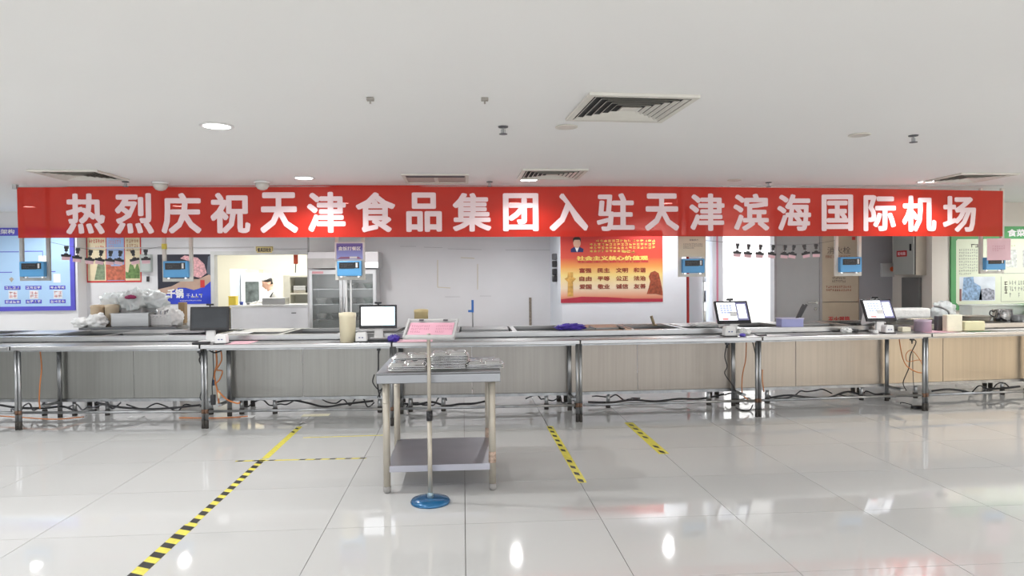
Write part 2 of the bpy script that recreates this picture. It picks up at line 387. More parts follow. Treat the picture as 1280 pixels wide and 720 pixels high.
# red values poster
rp = mat('poster_red_gold', (.6,.1,.05), .35, ramp=[(0,(.50,.04,.03)),(.08,(.74,.30,.18)),(.2,(.80,.66,.48)),(.38,(.80,.62,.22)),(.5,(.72,.30,.07)),(.62,(.56,.07,.04)),(1,(.42,.02,.025))])
t, W, H = poster('poster', 'red and gold values poster with man portrait on the white pillar', 'poster', (701, 288, 828, 378), YC, rp)
H2 = H; f_ = lambda y: (378-y)/90
pp(t, W, H, 'ribbon_print', mat('poster_ribbon', (.45,.02,.05), .4), [(0,0),(1,0),(1,.045),(.7,.05),(.45,.075),(.2,.085),(0,.05)], 1)
pp(t, W, H, 'portrait_coat', mat('poster_navy', (.02,.03,.13), .5), [(.10,f_(315)),(.22,f_(315)),(.225,f_(311)),(.18,f_(308)),(.14,f_(308)),(.10,f_(311))], 1)
pp(t, W, H, 'portrait_shirt', whiteT, [(.14,f_(309)),(.18,f_(309)),(.16,f_(315))], 2)
pp(t, W, H, 'portrait_face', skin, ell(.16, f_(303.8), .036, 6/90), 2)
pp(t, W, H, 'portrait_hair', hair, [(.123,f_(303)),(.122,f_(298)),(.14,f_(296)),(.18,f_(296)),(.198,f_(298)),(.197,f_(303)),(.187,f_(299.6)),(.135,f_(299.6))], 3)
marks(.34*W, .93*W, f_(303)*H, f_(299)*H, 15, 1, goldT, t, -.006, 'verse_print', .72, 11, False)
marks(.28*W, .93*W, f_(316)*H, f_(303.3)*H, 17, 3, goldT, t, -.006, 'verse_print', .66, 12)
marks(.60*W, .73*W, f_(316.6)*H, f_(312.6)*H, 3, 1, goldT, t, -.006, 'signature_print', .8, 13, False)
lettering('社会主义核心价值观', .155*W, .855*W, f_(325.5)*H, f_(319.8)*H, goldT, t, -.007, .05, 'title_lettering')
lettering('社会主义核心价值观', .16*W, .86*W, f_(328.2)*H, f_(325.8)*H, redT, t, -.006, .05, 'title_shadow')
br_ = mat('print_maroon', (.28,.04,.02), .6)
for r, ws in enumerate((('富强','民主','文明','和谐'),('自由','平等','公正','法治'),('爱国','敬业','诚信','友善'))):
    for k, s in enumerate(ws):
        u0 = (.18,.358,.538,.712)[k]; y0 = (334.8,345,355)[r]
        lettering(s, u0*W, (u0+.12)*W, f_(y0+6)*H, f_(y0)*H, br_, t, -.0065, .03)
pp(t, W, H, 'column_print', mat('poster_ochre', (.60,.34,.08), .5, var=.3, scale=20), [(.065,f_(370)),(.12,f_(370)),(.118,f_(352)),(.15,f_(348)),(.12,f_(346)),(.12,f_(340)),(.07,f_(340)),(.065,f_(346)),(.035,f_(348)),(.07,f_(352))], 2)
pp(t, W, H, 'lion_print', mat('poster_lion', (.32,.07,.03), .5, var=.4, scale=25), [(.84,f_(368)),(.86,f_(360)),(.875,f_(352)),(.86,f_(346)),(.88,f_(341)),(.92,f_(339)),(.96,f_(342)),(.975,f_(350)),(.99,f_(360)),(1,f_(370)),(.93,f_(368))], 2)
# yellow sign over the hatch
t, W, H = poster('sign', 'small yellow sign with dark characters over the kitchen hatch', 'sign', (320, 308, 341.5, 317), YB, mat('sign_yellow', (.70,.58,.22), .4), .012)
pp(t, W, H, 'border_print', darkT, rc(.03,.05,.97,.95), 1, .012); pp(t, W, H, 'face_print', mat('sign_yellow_face', (.72,.60,.26), .4), rc(.05,.1,.95,.9), 2, .012)
lettering('餐具回收处', .1*W, .9*W, .2*H, .8*H, darkT, t, -.010, .04)
# green board on the right wall
gb = mat('board_green', (.09,.34,.13), .4, var=.1, scale=2); pg = mat('board_pale_green', (.68,.74,.58), .5, var=.04, scale=2)
t, W, H = poster('notice_board', 'green framed food notice board with building photo on right wall', 'board', (1187, 283, 1420, 386), YE, gb, .03)
gu = lambda x: (x-1187)/233; gv = lambda y: (386-y)/103
q = [(gu(1193),gv(380)),(gu(1193.5),gv(378.5)),(gu(1410),gv(378.5)),(gu(1410),gv(300)),(gu(1195),gv(300)),(gu(1193),gv(302))]
pp(t, W, H, 'face_print', pg, [(gu(1195),gv(379)),(gu(1410),gv(379)),(gu(1410),gv(298.5)),(gu(1195),gv(298.5)),(gu(1193),gv(300.5)),(gu(1193),gv(377))], 1, .03)
lettering('食菜管', gu(1256)*W, gu(1289)*W, gv(295.6)*H, gv(286.5)*H, whiteT, t, -.018, .04)
pp(t, W, H, 'photo_sky', mat('photo_sky_print', (.62,.68,.74), .5, var=.15, scale=5), rc(gu(1197),gv(375),gu(1241),gv(345)), 2, .03)
pp(t, W, H, 'photo_tower', mat('photo_tower_print', (.22,.34,.50), .5, var=.5, scale=30), [(gu(1200),gv(374)),(gu(1215),gv(374)),(gu(1225),gv(374)),(gu(1223),gv(357)),(gu(1215),gv(352)),(gu(1214),gv(345)),(gu(1202),gv(346))], 3, .03)
pp(t, W, H, 'photo_block', mat('photo_block_print', (.30,.32,.38), .5, var=.6, scale=30), [(gu(1221),gv(374)),(gu(1240),gv(374)),(gu(1240),gv(362)),(gu(1232),gv(359)),(gu(1223),gv(361))], 3, .03)
pp(t, W, H, 'photo_edge', mat('photo_brown_print', (.22,.10,.10), .5), rc(gu(1197),gv(375),gu(1199.6),gv(360)), 3, .03)
marks(gu(1211)*W, gu(1221)*W, gv(309)*H, gv(304.6)*H, 2, 1, darkT, t, -.0185, 'heading_print', .9, 2, False)
marks(gu(1196)*W, gu(1222)*W, gv(343)*H, gv(310)*H, 10, 9, mat('print_grey', (.30,.32,.30), .6), t, -.0185, 'paragraph_print', .6, 3)
for a0 in (1254, 1275, 1300, 1330):
    pp(t, W, H, 'certificate_print', mat('cert_print', (.55,.58,.55), .5, var=.3, scale=30), rc(gu(a0),gv(334),gu(a0+14),gv(312)), 2, .03)
    marks(gu(a0+1)*W, gu(a0+12)*W, gv(308.5)*H, gv(305.5)*H, 4, 1, mat('print_olive', (.40,.42,.25), .6), t, -.0185, 'caption_print', .6, a0, False)
marks(gu(1252)*W, gu(1256.5)*W, gv(367)*H, gv(351)*H, 1, 3, darkT, t, -.0185, 'heading_print', .8, 8, False)
for k in range(4):
    marks(gu(1258+11*k)*W, gu(1267+11*k)*W, gv(372)*H, gv(349)*H, 3, 3, MATS['print_grey'], t, -.0185, 'paragraph_print', .7, 30+k)
for r_ in ((1249,300,1249.5,341),(1249,341,1300,341.6),(1248,345,1248.5,376),(1248,376,1300,376.5)):
    pp(t, W, H, 'rule_print', MATS['print_grey'], rc(gu(r_[0]),gv(r_[3]),gu(r_[2]),gv(r_[1])), 2, .03)

# ------------------------------------------------------------------ hydrant cabinet, electric boxes, pipes
hyd = mat('hydrant_beige', (.48,.40,.30), .45, var=.03)
t = thing('hydrant_cabinet', 'beige fire hydrant cabinet door with red characters beside grey door', 'cabinet', (XH0, YD, 0))
W = XH1-XH0; zs = P(1050, 377.5, YD).z
bx(0, W, 0, .06, zs+.004, 2.3).build('door', hyd, t, bevel=.003); bx(0, W, 0, .06, .05, zs-.004).build('door', hyd, t, bevel=.003)
MB().box(-.008, 0, -.004, .06, .02, 2.33).box(W, W+.008, -.004, .06, .02, 2.33).box(0, W, .03, .06, 2.3, 2.33).box(0, W, .03, .06, .02, .05).build('frame', mat('hydrant_frame', (.30,.24,.18), .5), t)
hu = lambda x: XP(x, YD)-XH0; hzz = lambda y: P(1050, y, YD).z
dkr = mat('print_brown_red', (.30,.08,.05), .6)
lettering('消火栓', hu(1034), hu(1063), hzz(317), hzz(308.5), darkT, t, -.004, .02)
lettering('FIRE HYDRANT', hu(1032), hu(1063), hzz(322.5), hzz(319.3), dkr, t, -.004, .01)
marks(hu(1040), hu(1057), hzz(353.5), hzz(345.5), 8, 2, darkT, t, -.004, 'notice_print', .7, 5, False)
marks(hu(1032), hu(1064), hzz(364.5), hzz(356.5), 12, 2, dkr, t, -.004, 'notice_print', .7, 6, False)
lettering('灭火器箱', hu(1035), hu(1062), hzz(403), hzz(395.5), redT, t, -.004, .03)
bx(hu(1065), hu(1069), -.005, 0, hzz(300), hzz(296)).build('red_mark', redT, t)
# electric cabinet on the side wall, door looks left
Yn, Yf = 9.62, 9.62+.50; dep = .16; xw = XE
X0 = xw-dep; z0 = P(1150, 344, Yn).z; z1 = 2.3
t = thing('electric_cabinet', 'grey electric cabinet with red warning label on side of right wall', 'cabinet', (xw, Yn, z0))
bx(-dep, -.002, 0, Yf-Yn, 0, z1-z0).build('body', mat('cabinet_beige', (.46,.41,.34), .4), t, bevel=.004)
dg_ = mat('cabinet_grey', (.40,.42,.40), .4, var=.03)
bx(-dep-.03, -dep-.008, .015, Yf-Yn-.01, .01, z1-z0-.01).build('door', dg_, t, bevel=.003)
bx(-dep-.0079, -dep, .005, .02, .01, z1-z0-.01).build('door_gap_shade', black, t)  # black strip painting the shade in the gap behind the door
bx(-dep-.045, -dep-.03, .06, .085, .36, .46).build('handle', black, t)
lettering('配电箱', -.37, -.19, .30, .35, pinkL, t, -dep-.034, .03, face='side')
for ob in children(t):
    if ob.name.startswith('lettering'):
        for v in ob.data.vertices: v.co.y = -v.co.y
bx(-dep-.032, -dep-.030, .16, .40, .28, .37).build('label', red, t)
z0 = P(1140, 414, 9.8).z; z1 = P(1140, 347, 9.8).z
tag(bx(XE-.05, XE-.002, 9.72, 10.12, z0, z1).build('panel_door', mat('panel_dark_grey', (.16,.16,.16), .45, var=.05), bevel=.004), 'dark grey metal panel below the electric cabinet', 'panel')
A = P(1101, 346, YD); B = P(1117, 329, YD)
t = thing('switch_box', 'clear switch box with orange-red knob left of electric cabinet', 'switch', (A.x, YD+.02, A.z))
bx(0, B.x-A.x, -.05, 0, 0, B.z-A.z).build('body', mat('switch_grey', (.50,.52,.52), .3), t, bevel=.005)
MB().cyl((B.x-A.x-.04, -.05, .12), (B.x-A.x-.04, -.12, .12), .04, 12).build('knob', mat('orange_knob', (.60,.10,.02), .4), t)
x_ = XP(859.5, 10.1)
tag(MB().cyl((x_, 10.1, 0), (x_, 10.1, CEIL), .022, 12).build('red_pipe', red, smooth=True), 'thin red vertical pipe beside the white pillar', 'pipe')
# conduit on the left back wall
zc = P(240, 310, YB).z
tag(MB().box(XA+.02, XP(318, YB), YB-.02, YB, zc, zc+.014).box(XP(343, YB), XO1, YB-.02, YB, zc-.03, zc-.016).build('conduit', mat('conduit_grey', (.55,.55,.56), .5)), 'thin grey conduit along back wall above the hatch', 'conduit')
# shelves seen through the narrow gap
gx0, gx1 = XP(876, 11.2), XP(892, 11.2)
t = thing('wire_rack', 'narrow steel rack of kitchen things seen between pillar and doorway', 'rack', (gx0, 11.1, 0))
MB().box(0,.02,0,.02,0,2.2).box(gx1-gx0-.02,gx1-gx0,0,.02,0,2.2).build('upright', steelL, t)
for k in range(6):
    bx(0, gx1-gx0, 0, .4, .3+k*.34, .32+k*.34).build('shelf', steelL, t)
for k, (m_, w_) in enumerate(((darkg,.10),(steelW,.14),(darkg,.12),(white,.15),(darkg,.10),(rust,.12))):
    tag(MB().lathe(gx0+.11, 11.25, [(w_*.5,.322+k*.34),(w_*.6,.40+k*.34),(w_*.55,.50+k*.34)], 12).build('pot', m_, smooth=True),
        ('dark pot on lowest shelf of narrow rack','tan pot on second shelf of narrow rack','dark pot on third shelf of narrow rack','white tub on fourth shelf of narrow rack','dark pot on fifth shelf of narrow rack','brown pot on top shelf of narrow rack')[k], 'pot')
# black things hung on the pillar side
yy = 10.5
for k, (y0, y1) in enumerate(((317, 325), (326, 334), (336, 344), (344, 352.5))):
    A = P(686.5, y1, yy); B = P(692, y0, yy)
    tag(bx(XC0-.07, XC0-.002, yy-.05, yy+.06, A.z, B.z).build('hanging_tool', black if k else darkg, bevel=.012),
        ('topmost black tool hung on left side of the pillar','second black tool from the top on pillar side','third black tool down on left side of pillar','lowest black tool hung on left side of the pillar')[k], 'tool')
A = P(663, 408, YW); B = P(664.5, 372, YW)
tag(bx(A.x-.02, A.x+.02, YW-.02, YW, A.z, B.z).build('wall_slot', mat('brown_worn_strip', (.25,.21,.17), .7, var=.4, scale=25)), 'worn brown vertical strip on grey wall left of pillar', 'strip')
# tile seams and yellow glue traces on the grey wall are proud beads
gl = MB(); gm = mat('glue_trace', (.66,.60,.46), .6)
def bead(mb, xa, ya, xb, yb, Y, r=.008):
    mb.cyl(P(xa, ya, Y), P(xb, yb, Y), r, 5)
for s in ((547,325,547,359),(547,359,563,360),(597,330,597,362),(576,322,593,323)): bead(gl, *s, YW-.002, .006)
tag(gl.build('glue_trace', gm), 'yellowish glue traces of removed signs on grey wall', 'trace', kind='stuff')
sm = MB()
for s in ((500,308,520,308),(530,309,553,309.5),(560,311,602,312),(632,312.5,690,312.5),(556,371,575,371),(600,370,614,370)): bead(sm, *s, YW-.004, .003)
tag(sm.build('wall_seam', mat('seam_grey', (.45,.45,.46), .6)), 'thin grey joint lines along the grey-white back wall', 'seam', kind='stuff')

# ------------------------------------------------------------------ ceiling fittings
def diffuser(cx, cy, s, label, rz=0):
    t = thing('air_diffuser', label, 'vent', (cx, cy, CEIL), rz, 'square ceiling air diffusers')
    h = s/2; fr = MB()
    for k, (x0, x1, y0, y1) in enumerate(((-h,h,-h,-h+.035),(-h,h,h-.035,h),(-h,-h+.035,-h+.035,h-.035),(h-.035,h,-h+.035,h-.035))): fr.box(x0,x1,y0,y1,-.018,-.001)
    fr.build('frame', difM, t)
    bx(-h+.03, h-.03, -h+.03, h-.03, -.004, -.001).build('backing', mat('vent_void', (.04,.04,.04), .9), t)
    for k in range(6):
        a_ = h-.045-k*.042; b_ = a_-.030; z0_, z1_ = -.018, -.0052
        # sloped square ring
        V = [(-a_,-a_,z0_),(a_,-a_,z0_),(a_,a_,z0_),(-a_,a_,z0_),(-b_-.012,-b_-.012,z1_),(b_+.012,-b_-.012,z1_),(b_+.012,b_+.012,z1_),(-b_-.012,b_+.012,z1_)]
        V2 = [(x,y,z+.002) for x,y,z in V]
        MB().add(V+V2, [(0,1,5,4),(1,2,6,5),(2,3,7,6),(3,0,4,7),(8,12,13,9),(9,13,14,10),(10,14,15,11),(11,15,12,8)]).build('louvre', difM, t)
    bx(-.05,.05,-.05,.05,-.012,-.008).build('centre_plate', difM, t)
difM = mat('diffuser_paint', (.70,.68,.62), .5, var=.05)
diffuser(1.01, 4.12, .64, 'largest square air diffuser on ceiling, nearest the camera', .06)
diffuser(.885, 6.79, .63, 'square air diffuser on ceiling just before middle of banner')
diffuser(-3.64, 6.9, .62, 'square air diffuser at the left end of the ceiling')
diffuser(5.38, 7.0, .64, 'square air diffuser at right end of ceiling near banner')
t = thing('air_return', 'pinkish ceiling return grille with middle bar near the banner', 'vent', (-.26, 7.12, CEIL))
MB().box(-.33,.33,-.31,-.27,-.014,-.001).box(-.33,.33,.27,.31,-.014,-.001).box(-.33,-.30,-.27,.27,-.014,-.001).box(.30,.33,-.27,.27,-.014,-.001).build('frame', difM, t)
bx(-.30,.30,-.27,.27,-.006,-.001).build('backing', mat('return_pink_grey', (.50,.42,.38), .7), t)
bx(-.02,.02,-.27,.27,-.012,-.006).build('middle_bar', difM, t)
for k in range(3): bx(-.29,.29,-.26+k*.045,-.24+k*.045,-.016,-.006).build('slat', darkg, t)
lampE = mat('lamp_glow', (1,1,1), .5, emit=14, var=0)
def downlight(x, y, lit, label, power=34, spread=150):
    t = thing('downlight', label, 'lamp', (x, y, CEIL), 0, 'recessed ceiling downlights')
    rs = 1 if lit else .72
    MB().lathe(0, 0, [(q_[0]*rs, q_[1]) for q_ in [(.105,-.001),(.108,-.007),(.09,-.010),(.085,-.004)]], 24).build('ring', white if lit else difM, t, smooth=True)
    MB().lathe(0, 0, [(.084*rs,-.003),(.083*rs,-.0065)], 24).build('lens', lampE if lit else mat('lens_off', (.62,.60,.55), .3), t)
    if lit:
        l = bpy.data.lights.new('downlight_beam', 'SPOT'); l.energy = power; l.spot_size = math.radians(spread); l.spot_blend = .6; l.shadow_soft_size = .05; l.color = (1,.995,.985)
        lo = bpy.data.objects.new('downlight_beam', l); lo.location = (0,0,-.07); lo.parent = t; C.objects.link(lo)
PW = 92
downlight(-1.61, 4.70, 1, 'brightest downlight at upper left of the ceiling', PW)
downlight(-1.58, 7.08, 1, 'lit downlight just before left half of banner', 42)
downlight(.70, 7.20, 1, 'lit downlight beside the middle air diffuser', 20)
downlight(5.13, 7.30, 1, 'lit downlight beside the right air diffuser', 34)
downlight(-5.86, 9.80, 1, 'lit downlight behind the left end of banner', 46, 165)
downlight(-3.86, 9.75, 1, 'lit downlight behind banner over the posters', 36, 165)
downlight(2.86, 9.5, 1, 'lit downlight behind banner near the white pillar', 50, 165)
downlight(-1.6, 9.4, 1, 'added downlight behind banner before the glass cabinet', 50, 165)  # added behind the banner to brighten the back of the hall
downlight(.7, 9.4, 1, 'lit downlight behind banner before the grey wall', 60, 165)
downlight(8.0, 8.4, 1, 'added downlight over right wall notice board', 75, 165)  # added out of view to brighten the right back wall
downlight(.712, 4.66, 0, 'unlit downlight next to the largest air diffuser')
downlight(2.90, 4.86, 0, 'unlit downlight at right of ceiling left of sprinkler')
downlight(2.91, 7.20, 0, 'unlit downlight before right half of banner')
for j, y_ in enumerate((2.3, -.2, -2.7)):
    for i, x_ in enumerate((-6.2, -3.9, -1.6, .7, 3.0, 5.3, 7.6)):
        if (j, i) == (0, 3): continue
        l = bpy.data.lights.new('unseen_hall_lamp', 'SPOT'); l.energy = 45; l.spot_size = math.radians(150); l.spot_blend = .6; l.shadow_soft_size = .06
        lo = bpy.data.objects.new('unseen_hall_lamp', l); lo.location = (x_, y_, CEIL-.05); C.objects.link(lo)
for x_, y_, e_ in ((-4.2,4.7,90),(-6.4,4.7,95),(5.4,4.7,100),(7.8,4.7,80),(-6.6,7.1,150),(8.2,7.1,70),(-8.2,9.6,60)):  # spots without fixtures, added outside the view to brighten the counter zone
    l = bpy.data.lights.new('unseen_hall_lamp', 'SPOT'); l.energy = e_; l.spot_size = math.radians(160); l.spot_blend = .6; l.shadow_soft_size = .06
    lo = bpy.data.objects.new('unseen_hall_lamp', l); lo.location = (x_, y_, CEIL-.05); C.objects.link(lo)
for (x, y), lb_ in (((.283,4.67),'sprinkler head near the middle of the ceiling'),((3.325,4.88),'sprinkler head at right of the ceiling'),
                   ((.296,7.36),'small sprinkler before middle of the banner'),((3.372,7.4),'small sprinkler before right half of banner'),((-3.45,7.38),'small sprinkler beside left air diffuser')):
    t = thing('sprinkler', lb_, 'sprinkler', (x, y, CEIL), 0, 'ceiling sprinklers')
    MB().lathe(0,0,[(.035,-.001),(.032,-.008),(.012,-.012)],16).build('collar', darkg, t, smooth=True)
    MB().cyl((0,0,-.01),(0,0,-.05),.007,8).cyl((-.012,0,-.02),(-.012,0,-.05),.003,6).cyl((.012,0,-.02),(.012,0,-.05),.003,6).build('stem', steelL, t)
    MB().lathe(0,0,[(.028,-.050),(.028,-.054)],16).build('deflector', darkg, t)
for (x, y), lb_ in (((-3.12,7.42),'white camera dome over left part of banner'),((-2.07,7.36),'white camera dome beside the lit downlight')):
    t = thing('camera_dome', lb_, 'camera', (x, y, CEIL), 0, 'ceiling camera domes')
    MB().lathe(0,0,[(.085,-.001),(.085,-.02)],24).build('base', white, t, smooth=True)
    MB().lathe(0,0,[(.072,-.02),(.068,-.05),(.048,-.078),(.02,-.09)],24).build('dome', mat('dome_grey', (.62,.60,.56), .2), t, smooth=True)
for (x, y), lb_ in (((-.509,3.95),'little grey ceiling hook at left of the pair'),((.135,3.93),'little grey ceiling hook at right of the pair')):
    tag(MB().box(x-.02,x+.02,y-.015,y+.015,CEIL-.018,CEIL-.001).cyl((x,y,CEIL-.018),(x,y,CEIL-.035),.006,8).build('ceiling_hook', mat('hook_grey', (.32,.30,.27), .5), bevel=.002), lb_, 'hook', 'ceiling hooks')

# ------------------------------------------------------------------ banner
def fabric():
    m = bpy.data.materials.new('red_banner_cloth'); m.use_nodes = True; nt = m.node_tree; N = nt.nodes; L = nt.links
    bs = N['Principled BSDF']; bs.inputs['Roughness'].default_value = .38; bs.inputs['Specular IOR Level'].default_value = .3
    geo = N.new('ShaderNodeNewGeometry'); mp = N.new('ShaderNodeMapping'); mp.inputs['Scale'].default_value = (1.2,1,.25); L.new(geo.outputs['Position'], mp.inputs[0])
    nz = N.new('ShaderNodeTexNoise'); nz.inputs['Scale'].default_value = 3; L.new(mp.outputs[0], nz.inputs[0])
    cr = N.new('ShaderNodeValToRGB'); cr.color_ramp.elements[0].color = (.52,.016,.007,1); cr.color_ramp.elements[1].color = (.60,.024,.010,1); L.new(nz.outputs[0], cr.inputs[0])
    L.new(cr.outputs[0], bs.inputs['Base Color'])
    tr = N.new('ShaderNodeBsdfTranslucent'); tr.inputs[0].default_value = (.85,.08,.04,1); tp = N.new('ShaderNodeBsdfTransparent'); tp.inputs[0].default_value = (1,.4,.35,1)
    m1 = N.new('ShaderNodeMixShader'); m1.inputs[0].default_value = .22; L.new(bs.outputs[0], m1.inputs[1]); L.new(tr.outputs[0], m1.inputs[2])
    m2 = N.new('ShaderNodeMixShader'); m2.inputs[0].default_value = .10; L.new(m1.outputs[0], m2.inputs[1]); L.new(tp.outputs[0], m2.inputs[2])
    L.new(m2.outputs[0], N['Material Output'].inputs[0]); return m
YBN = 7.6
xs = [23, 200, 400, 640, 860, 1060, 1254]; yt = [234, 232.6, 231.6, 231.8, 233.5, 235.5, 238.5]; yb = [297.5, 297, 296.6, 296, 295.4, 295.2, 295.5]
ban = thing('banner', 'long red cloth banner with large white characters under the ceiling', 'banner', (0, YBN, 0))
mb = MB(); NX = 120; V = []
def wave(x, v): return .008*math.sin(x*2.3+.6)+.006*math.sin(x*5.1+v*2)*(1-v)
for i in range(NX+1):
    px = 23+(1254-23)*i/NX
    zt = P(px, np.interp(px, xs, yt), YBN).z; zb = P(px, np.interp(px, xs, yb), YBN).z; X = XP(px, YBN)
    for k in range(7):
        v = k/6; V.append((X, wave(X, v), zb+(zt-zb)*v))
mb.add(V, [(i*7+k, (i+1)*7+k, (i+1)*7+k+1, i*7+k+1) for i in range(NX) for k in range(6)])
cl = mb.build('cloth', fabric(), ban, smooth=True)
lm = mat('banner_white_print', (.90,.72,.74), .35, var=.02)
chars = '热烈庆祝天津食品集团入驻天津滨海国际机场'
spans = [(83,131),(144,192),(202,251),(263,312),(325,372),(384,432),(445,494),(508,552),(566,614),(629,673),(687,735),(746,793),(806,849),(862,906),(917,962),(972,1014),(1027,1066),(1079,1120),(1128,1171),(1179,1221)]
ytop = {0:242,5:240,9:241.5,14:242,17:244,19:245}; ybot = {0:293,5:291,9:289,14:288.5,17:289,19:290}
for i, (ch_, (a0, a1)) in enumerate(zip(chars, spans)):
    y0 = np.interp(i, list(ytop), list(ytop.values())); y1 = np.interp(i, list(ybot), list(ybot.values()))
    A = P(a0, y1, YBN-.01); B = P(a1, y0, YBN-.01); xc = (A.x+B.x)/2
    o = lettering(ch_, A.x, B.x, P((a0+a1)/2, y1, YBN).z, P((a0+a1)/2, y0, YBN).z, lm, ban, -.004, .033, 'character')
    for v in o.data.vertices: v.co.y += wave(v.co.x, .5)-.002
rd = MB().cyl((XP(19,YBN), 0, P(23,234,YBN).z+.002), (XP(1254,YBN), 0, P(640,231.8,YBN).z), .004, 6)
rd.build('hanging_cord', greyF, ban)
bx(XP(19,YBN), XP(24,YBN), -.02, .02, P(20,234,YBN).z-.02, CEIL-.001).build('end_clip', greyF, ban)

# ------------------------------------------------------------------ hanging card readers
YR = 7.9
def reader(px0, px1, pyb, pytop, pybox, frame, label, notice=None):
    xL, xR = XP(px0, YR), XP(px1, YR); zb = P((px0+px1)/2, pyb, YR).z; W = xR-xL
    t = thing('card_reader', label, 'card reader', (xL, YR, zb), 0, 'hanging blue card readers')
    hz = CEIL-zb-.001
    for x0 in (0, W-.036): bx(x0, x0+.036, -.018, .018, 0, hz).build('hanger_bar', frame, t, bevel=.003)
    bx(.036, W-.036, -.018, .018, 0, .035).build('bottom_bar', frame, t)
    z0 = .045; z1 = P((px0+px1)/2, pybox, YR).z-zb
    bx(.03, W-.03, -.075, .03, z0, z1).build('casing', blueD, t, bevel=.008)
    h = z1-z0
    bx(.055, W*.68, -.079, -.075, z0+h*.48, z0+h*.88).build('display', black, t)
    bx(W*.68, W-.055, -.079, -.075, z0+h*.50, z0+h*.90).build('keypad_frame', black, t)
    bx(W*.72, W-.07, -.083, -.079, z0+h*.55, z0+h*.86).build('keypad', white, t)
    marks(.07, W*.62, z0+h*.55, z0+h*.80, 8, 2, darkg, t, -.081, 'display_digits', .7, int(px0))
    for x0 in (.06, W-.08): bx(x0, x0+.02, -.03, .0, .03, .05).build('clamp', shiny, t)
    return t, W, z1, hz
reader(26, 63.5, 351, 0, 327, greyF, 'blue card reader hung before the left chart board')
t, W, z1, hz = reader(204, 241.5, 352, 0, 326.5, creamF, 'blue card reader hung before the hot-pot poster')
bx(-.003, .039, -.02, .02, .36, .42).build('yellow_tape', yellow, t)
t, W, z1, hz = reader(419.5, 456.5, 350, 0, 326, creamF, 'blue card reader with violet meal-order sign above it')
sgm = mat('sign_violet', (.2,.2,.6), .3, ramp=[(0,(.35,.42,.85)),(.5,(.25,.27,.66)),(.75,(.12,.09,.38)),(1,(.16,.10,.40))])
zc0 = P(438, 325, YR).z-P(438, 350, YR).z; zc1 = P(438, 303.5, YR).z-P(438, 350, YR).z
bx(.0, W, -.03, -.01, zc0-.005, zc1+.005).build('sign_frame', whiteT, t, bevel=.004)
bx(.02, W-.02, -.036, -.030, zc0+.008, zc1-.008).build('sign_face', sgm, t)
lettering('盒饭打餐区', .04, W-.04, zc0+.105, zc0+.150, whiteT, t, -.038, .03)
MB().poly([(.03, zc0+.012), (W-.03, zc0+.012), (W*.8, zc0+.035), (W*.2, zc0+.035)], -.037).build('sign_graphic', mat('sign_rose', (.35,.15,.25), .4), t)
bx(W*.5, W*.75, -.0385, -.037, zc0+.014, zc0+.038).build('sign_badge', whiteT, t)
for x0 in (.11, .16): bx(x0, x0+.016, -.01, .01, .8735-t.location.z, 0).build('down_bar', white, t)
t, W, z1, hz = reader(848, 881.5, 346, 0, 323.5, creamF, 'blue card reader with cream paper notice hung beside pillar')
z0_ = P(864, 321, YR).z-P(864, 346, YR).z
pn = mat('cream_paper', (.72,.66,.52), .7, var=.03)
bx(-.005, W, -.026, -.022, z0_, z0_+.26).build('paper_notice', pn, t)
lettering('温馨提示', W*.38, W*.72, z0_+.185, z0_+.205, darkT, t, -.028, .01)
marks(.05, W-.04, z0_+.09, z0_+.16, 14, 3, darkT, t, -.028, 'notice_print', .6, 9)
reader(1043.5, 1076, 345, 0, 321.5, creamF, 'pale blue card reader hung before the hydrant cabinet')
t, W, z1, hz = reader(1224, 1254, 342, 0, 322, creamF, 'blue card reader half covered by pink paper on right')
z0_ = P(1239, 325.5, YR).z-P(1239, 342, YR).z
bx(.03, W+.02, -.09, -.086, z0_, z0_+.26).build('pink_notice', pinkL, t)
marks(.09, W-.05, z0_+.1, z0_+.18, 6, 3, mat('print_rose', (.72,.36,.44), .6), t, -.0915, 'notice_print', .6, 2)

# cords with clipped pink cards
def clips(pts, Y, word, ends):
    cord = MB(); zz = [P(x, y, Y) for x, y in [ends[0]]+pts+[ends[1]]]
    cord.tube([z+Vector((0,0,.004)) for z in zz], .0022, 5)
    tag(cord.build('cord', darkg), 'thin cord holding the %s row of clipped pink cards' % word, 'cord')
    ords = ['first','second','third','fourth','fifth','sixth','seventh','eighth']
    R = random.Random(5)
    for i, (x, y) in enumerate(pts):
        p = P(x, y, Y); t = thing('card_clip', 'black clip with pink card, %s from left in %s row' % (ords[i], word), 'clip', p, 0, '%s row of clipped pink cards' % word)
        tl = R.uniform(-.22, .22)
        M = Matrix.Rotation(tl, 4, 'Y')
        MB().box(-.018, .018, -.012, .012, -.03, .0, M).box(-.012, .012, -.010, .010, -.06, -.03, M).build('hook', black, t)
        MB().cyl(M@Vector((0,0,-.06)), M@Vector((0,0,-.10)), .004, 6).build('shank', darkg, t)
        MB().box(-.048, .048, -.012, .012, -.118, -.092, M).box(-.02,.02,-.008,.008,-.092,-.08,M).build('jaw', black, t, bevel=.003)
        MB().box(-.043, .043, -.0015, .0015, -.155, -.112, M).build('card', pinkL, t)
clips([(83,307.5),(97.5,310),(113.5,312.5),(127,313),(138.5,313.5),(151,313.5),(165.5,313),(182,312)], 7.9, 'left', ((62,303),(205,308)))
clips([(922,304.5),(936,305.5),(951,306),(967,306.5),(981.5,306.5),(992.5,306.5),(1005,306),(1020,305)], 7.9, 'right', ((881,301),(1044,301)))

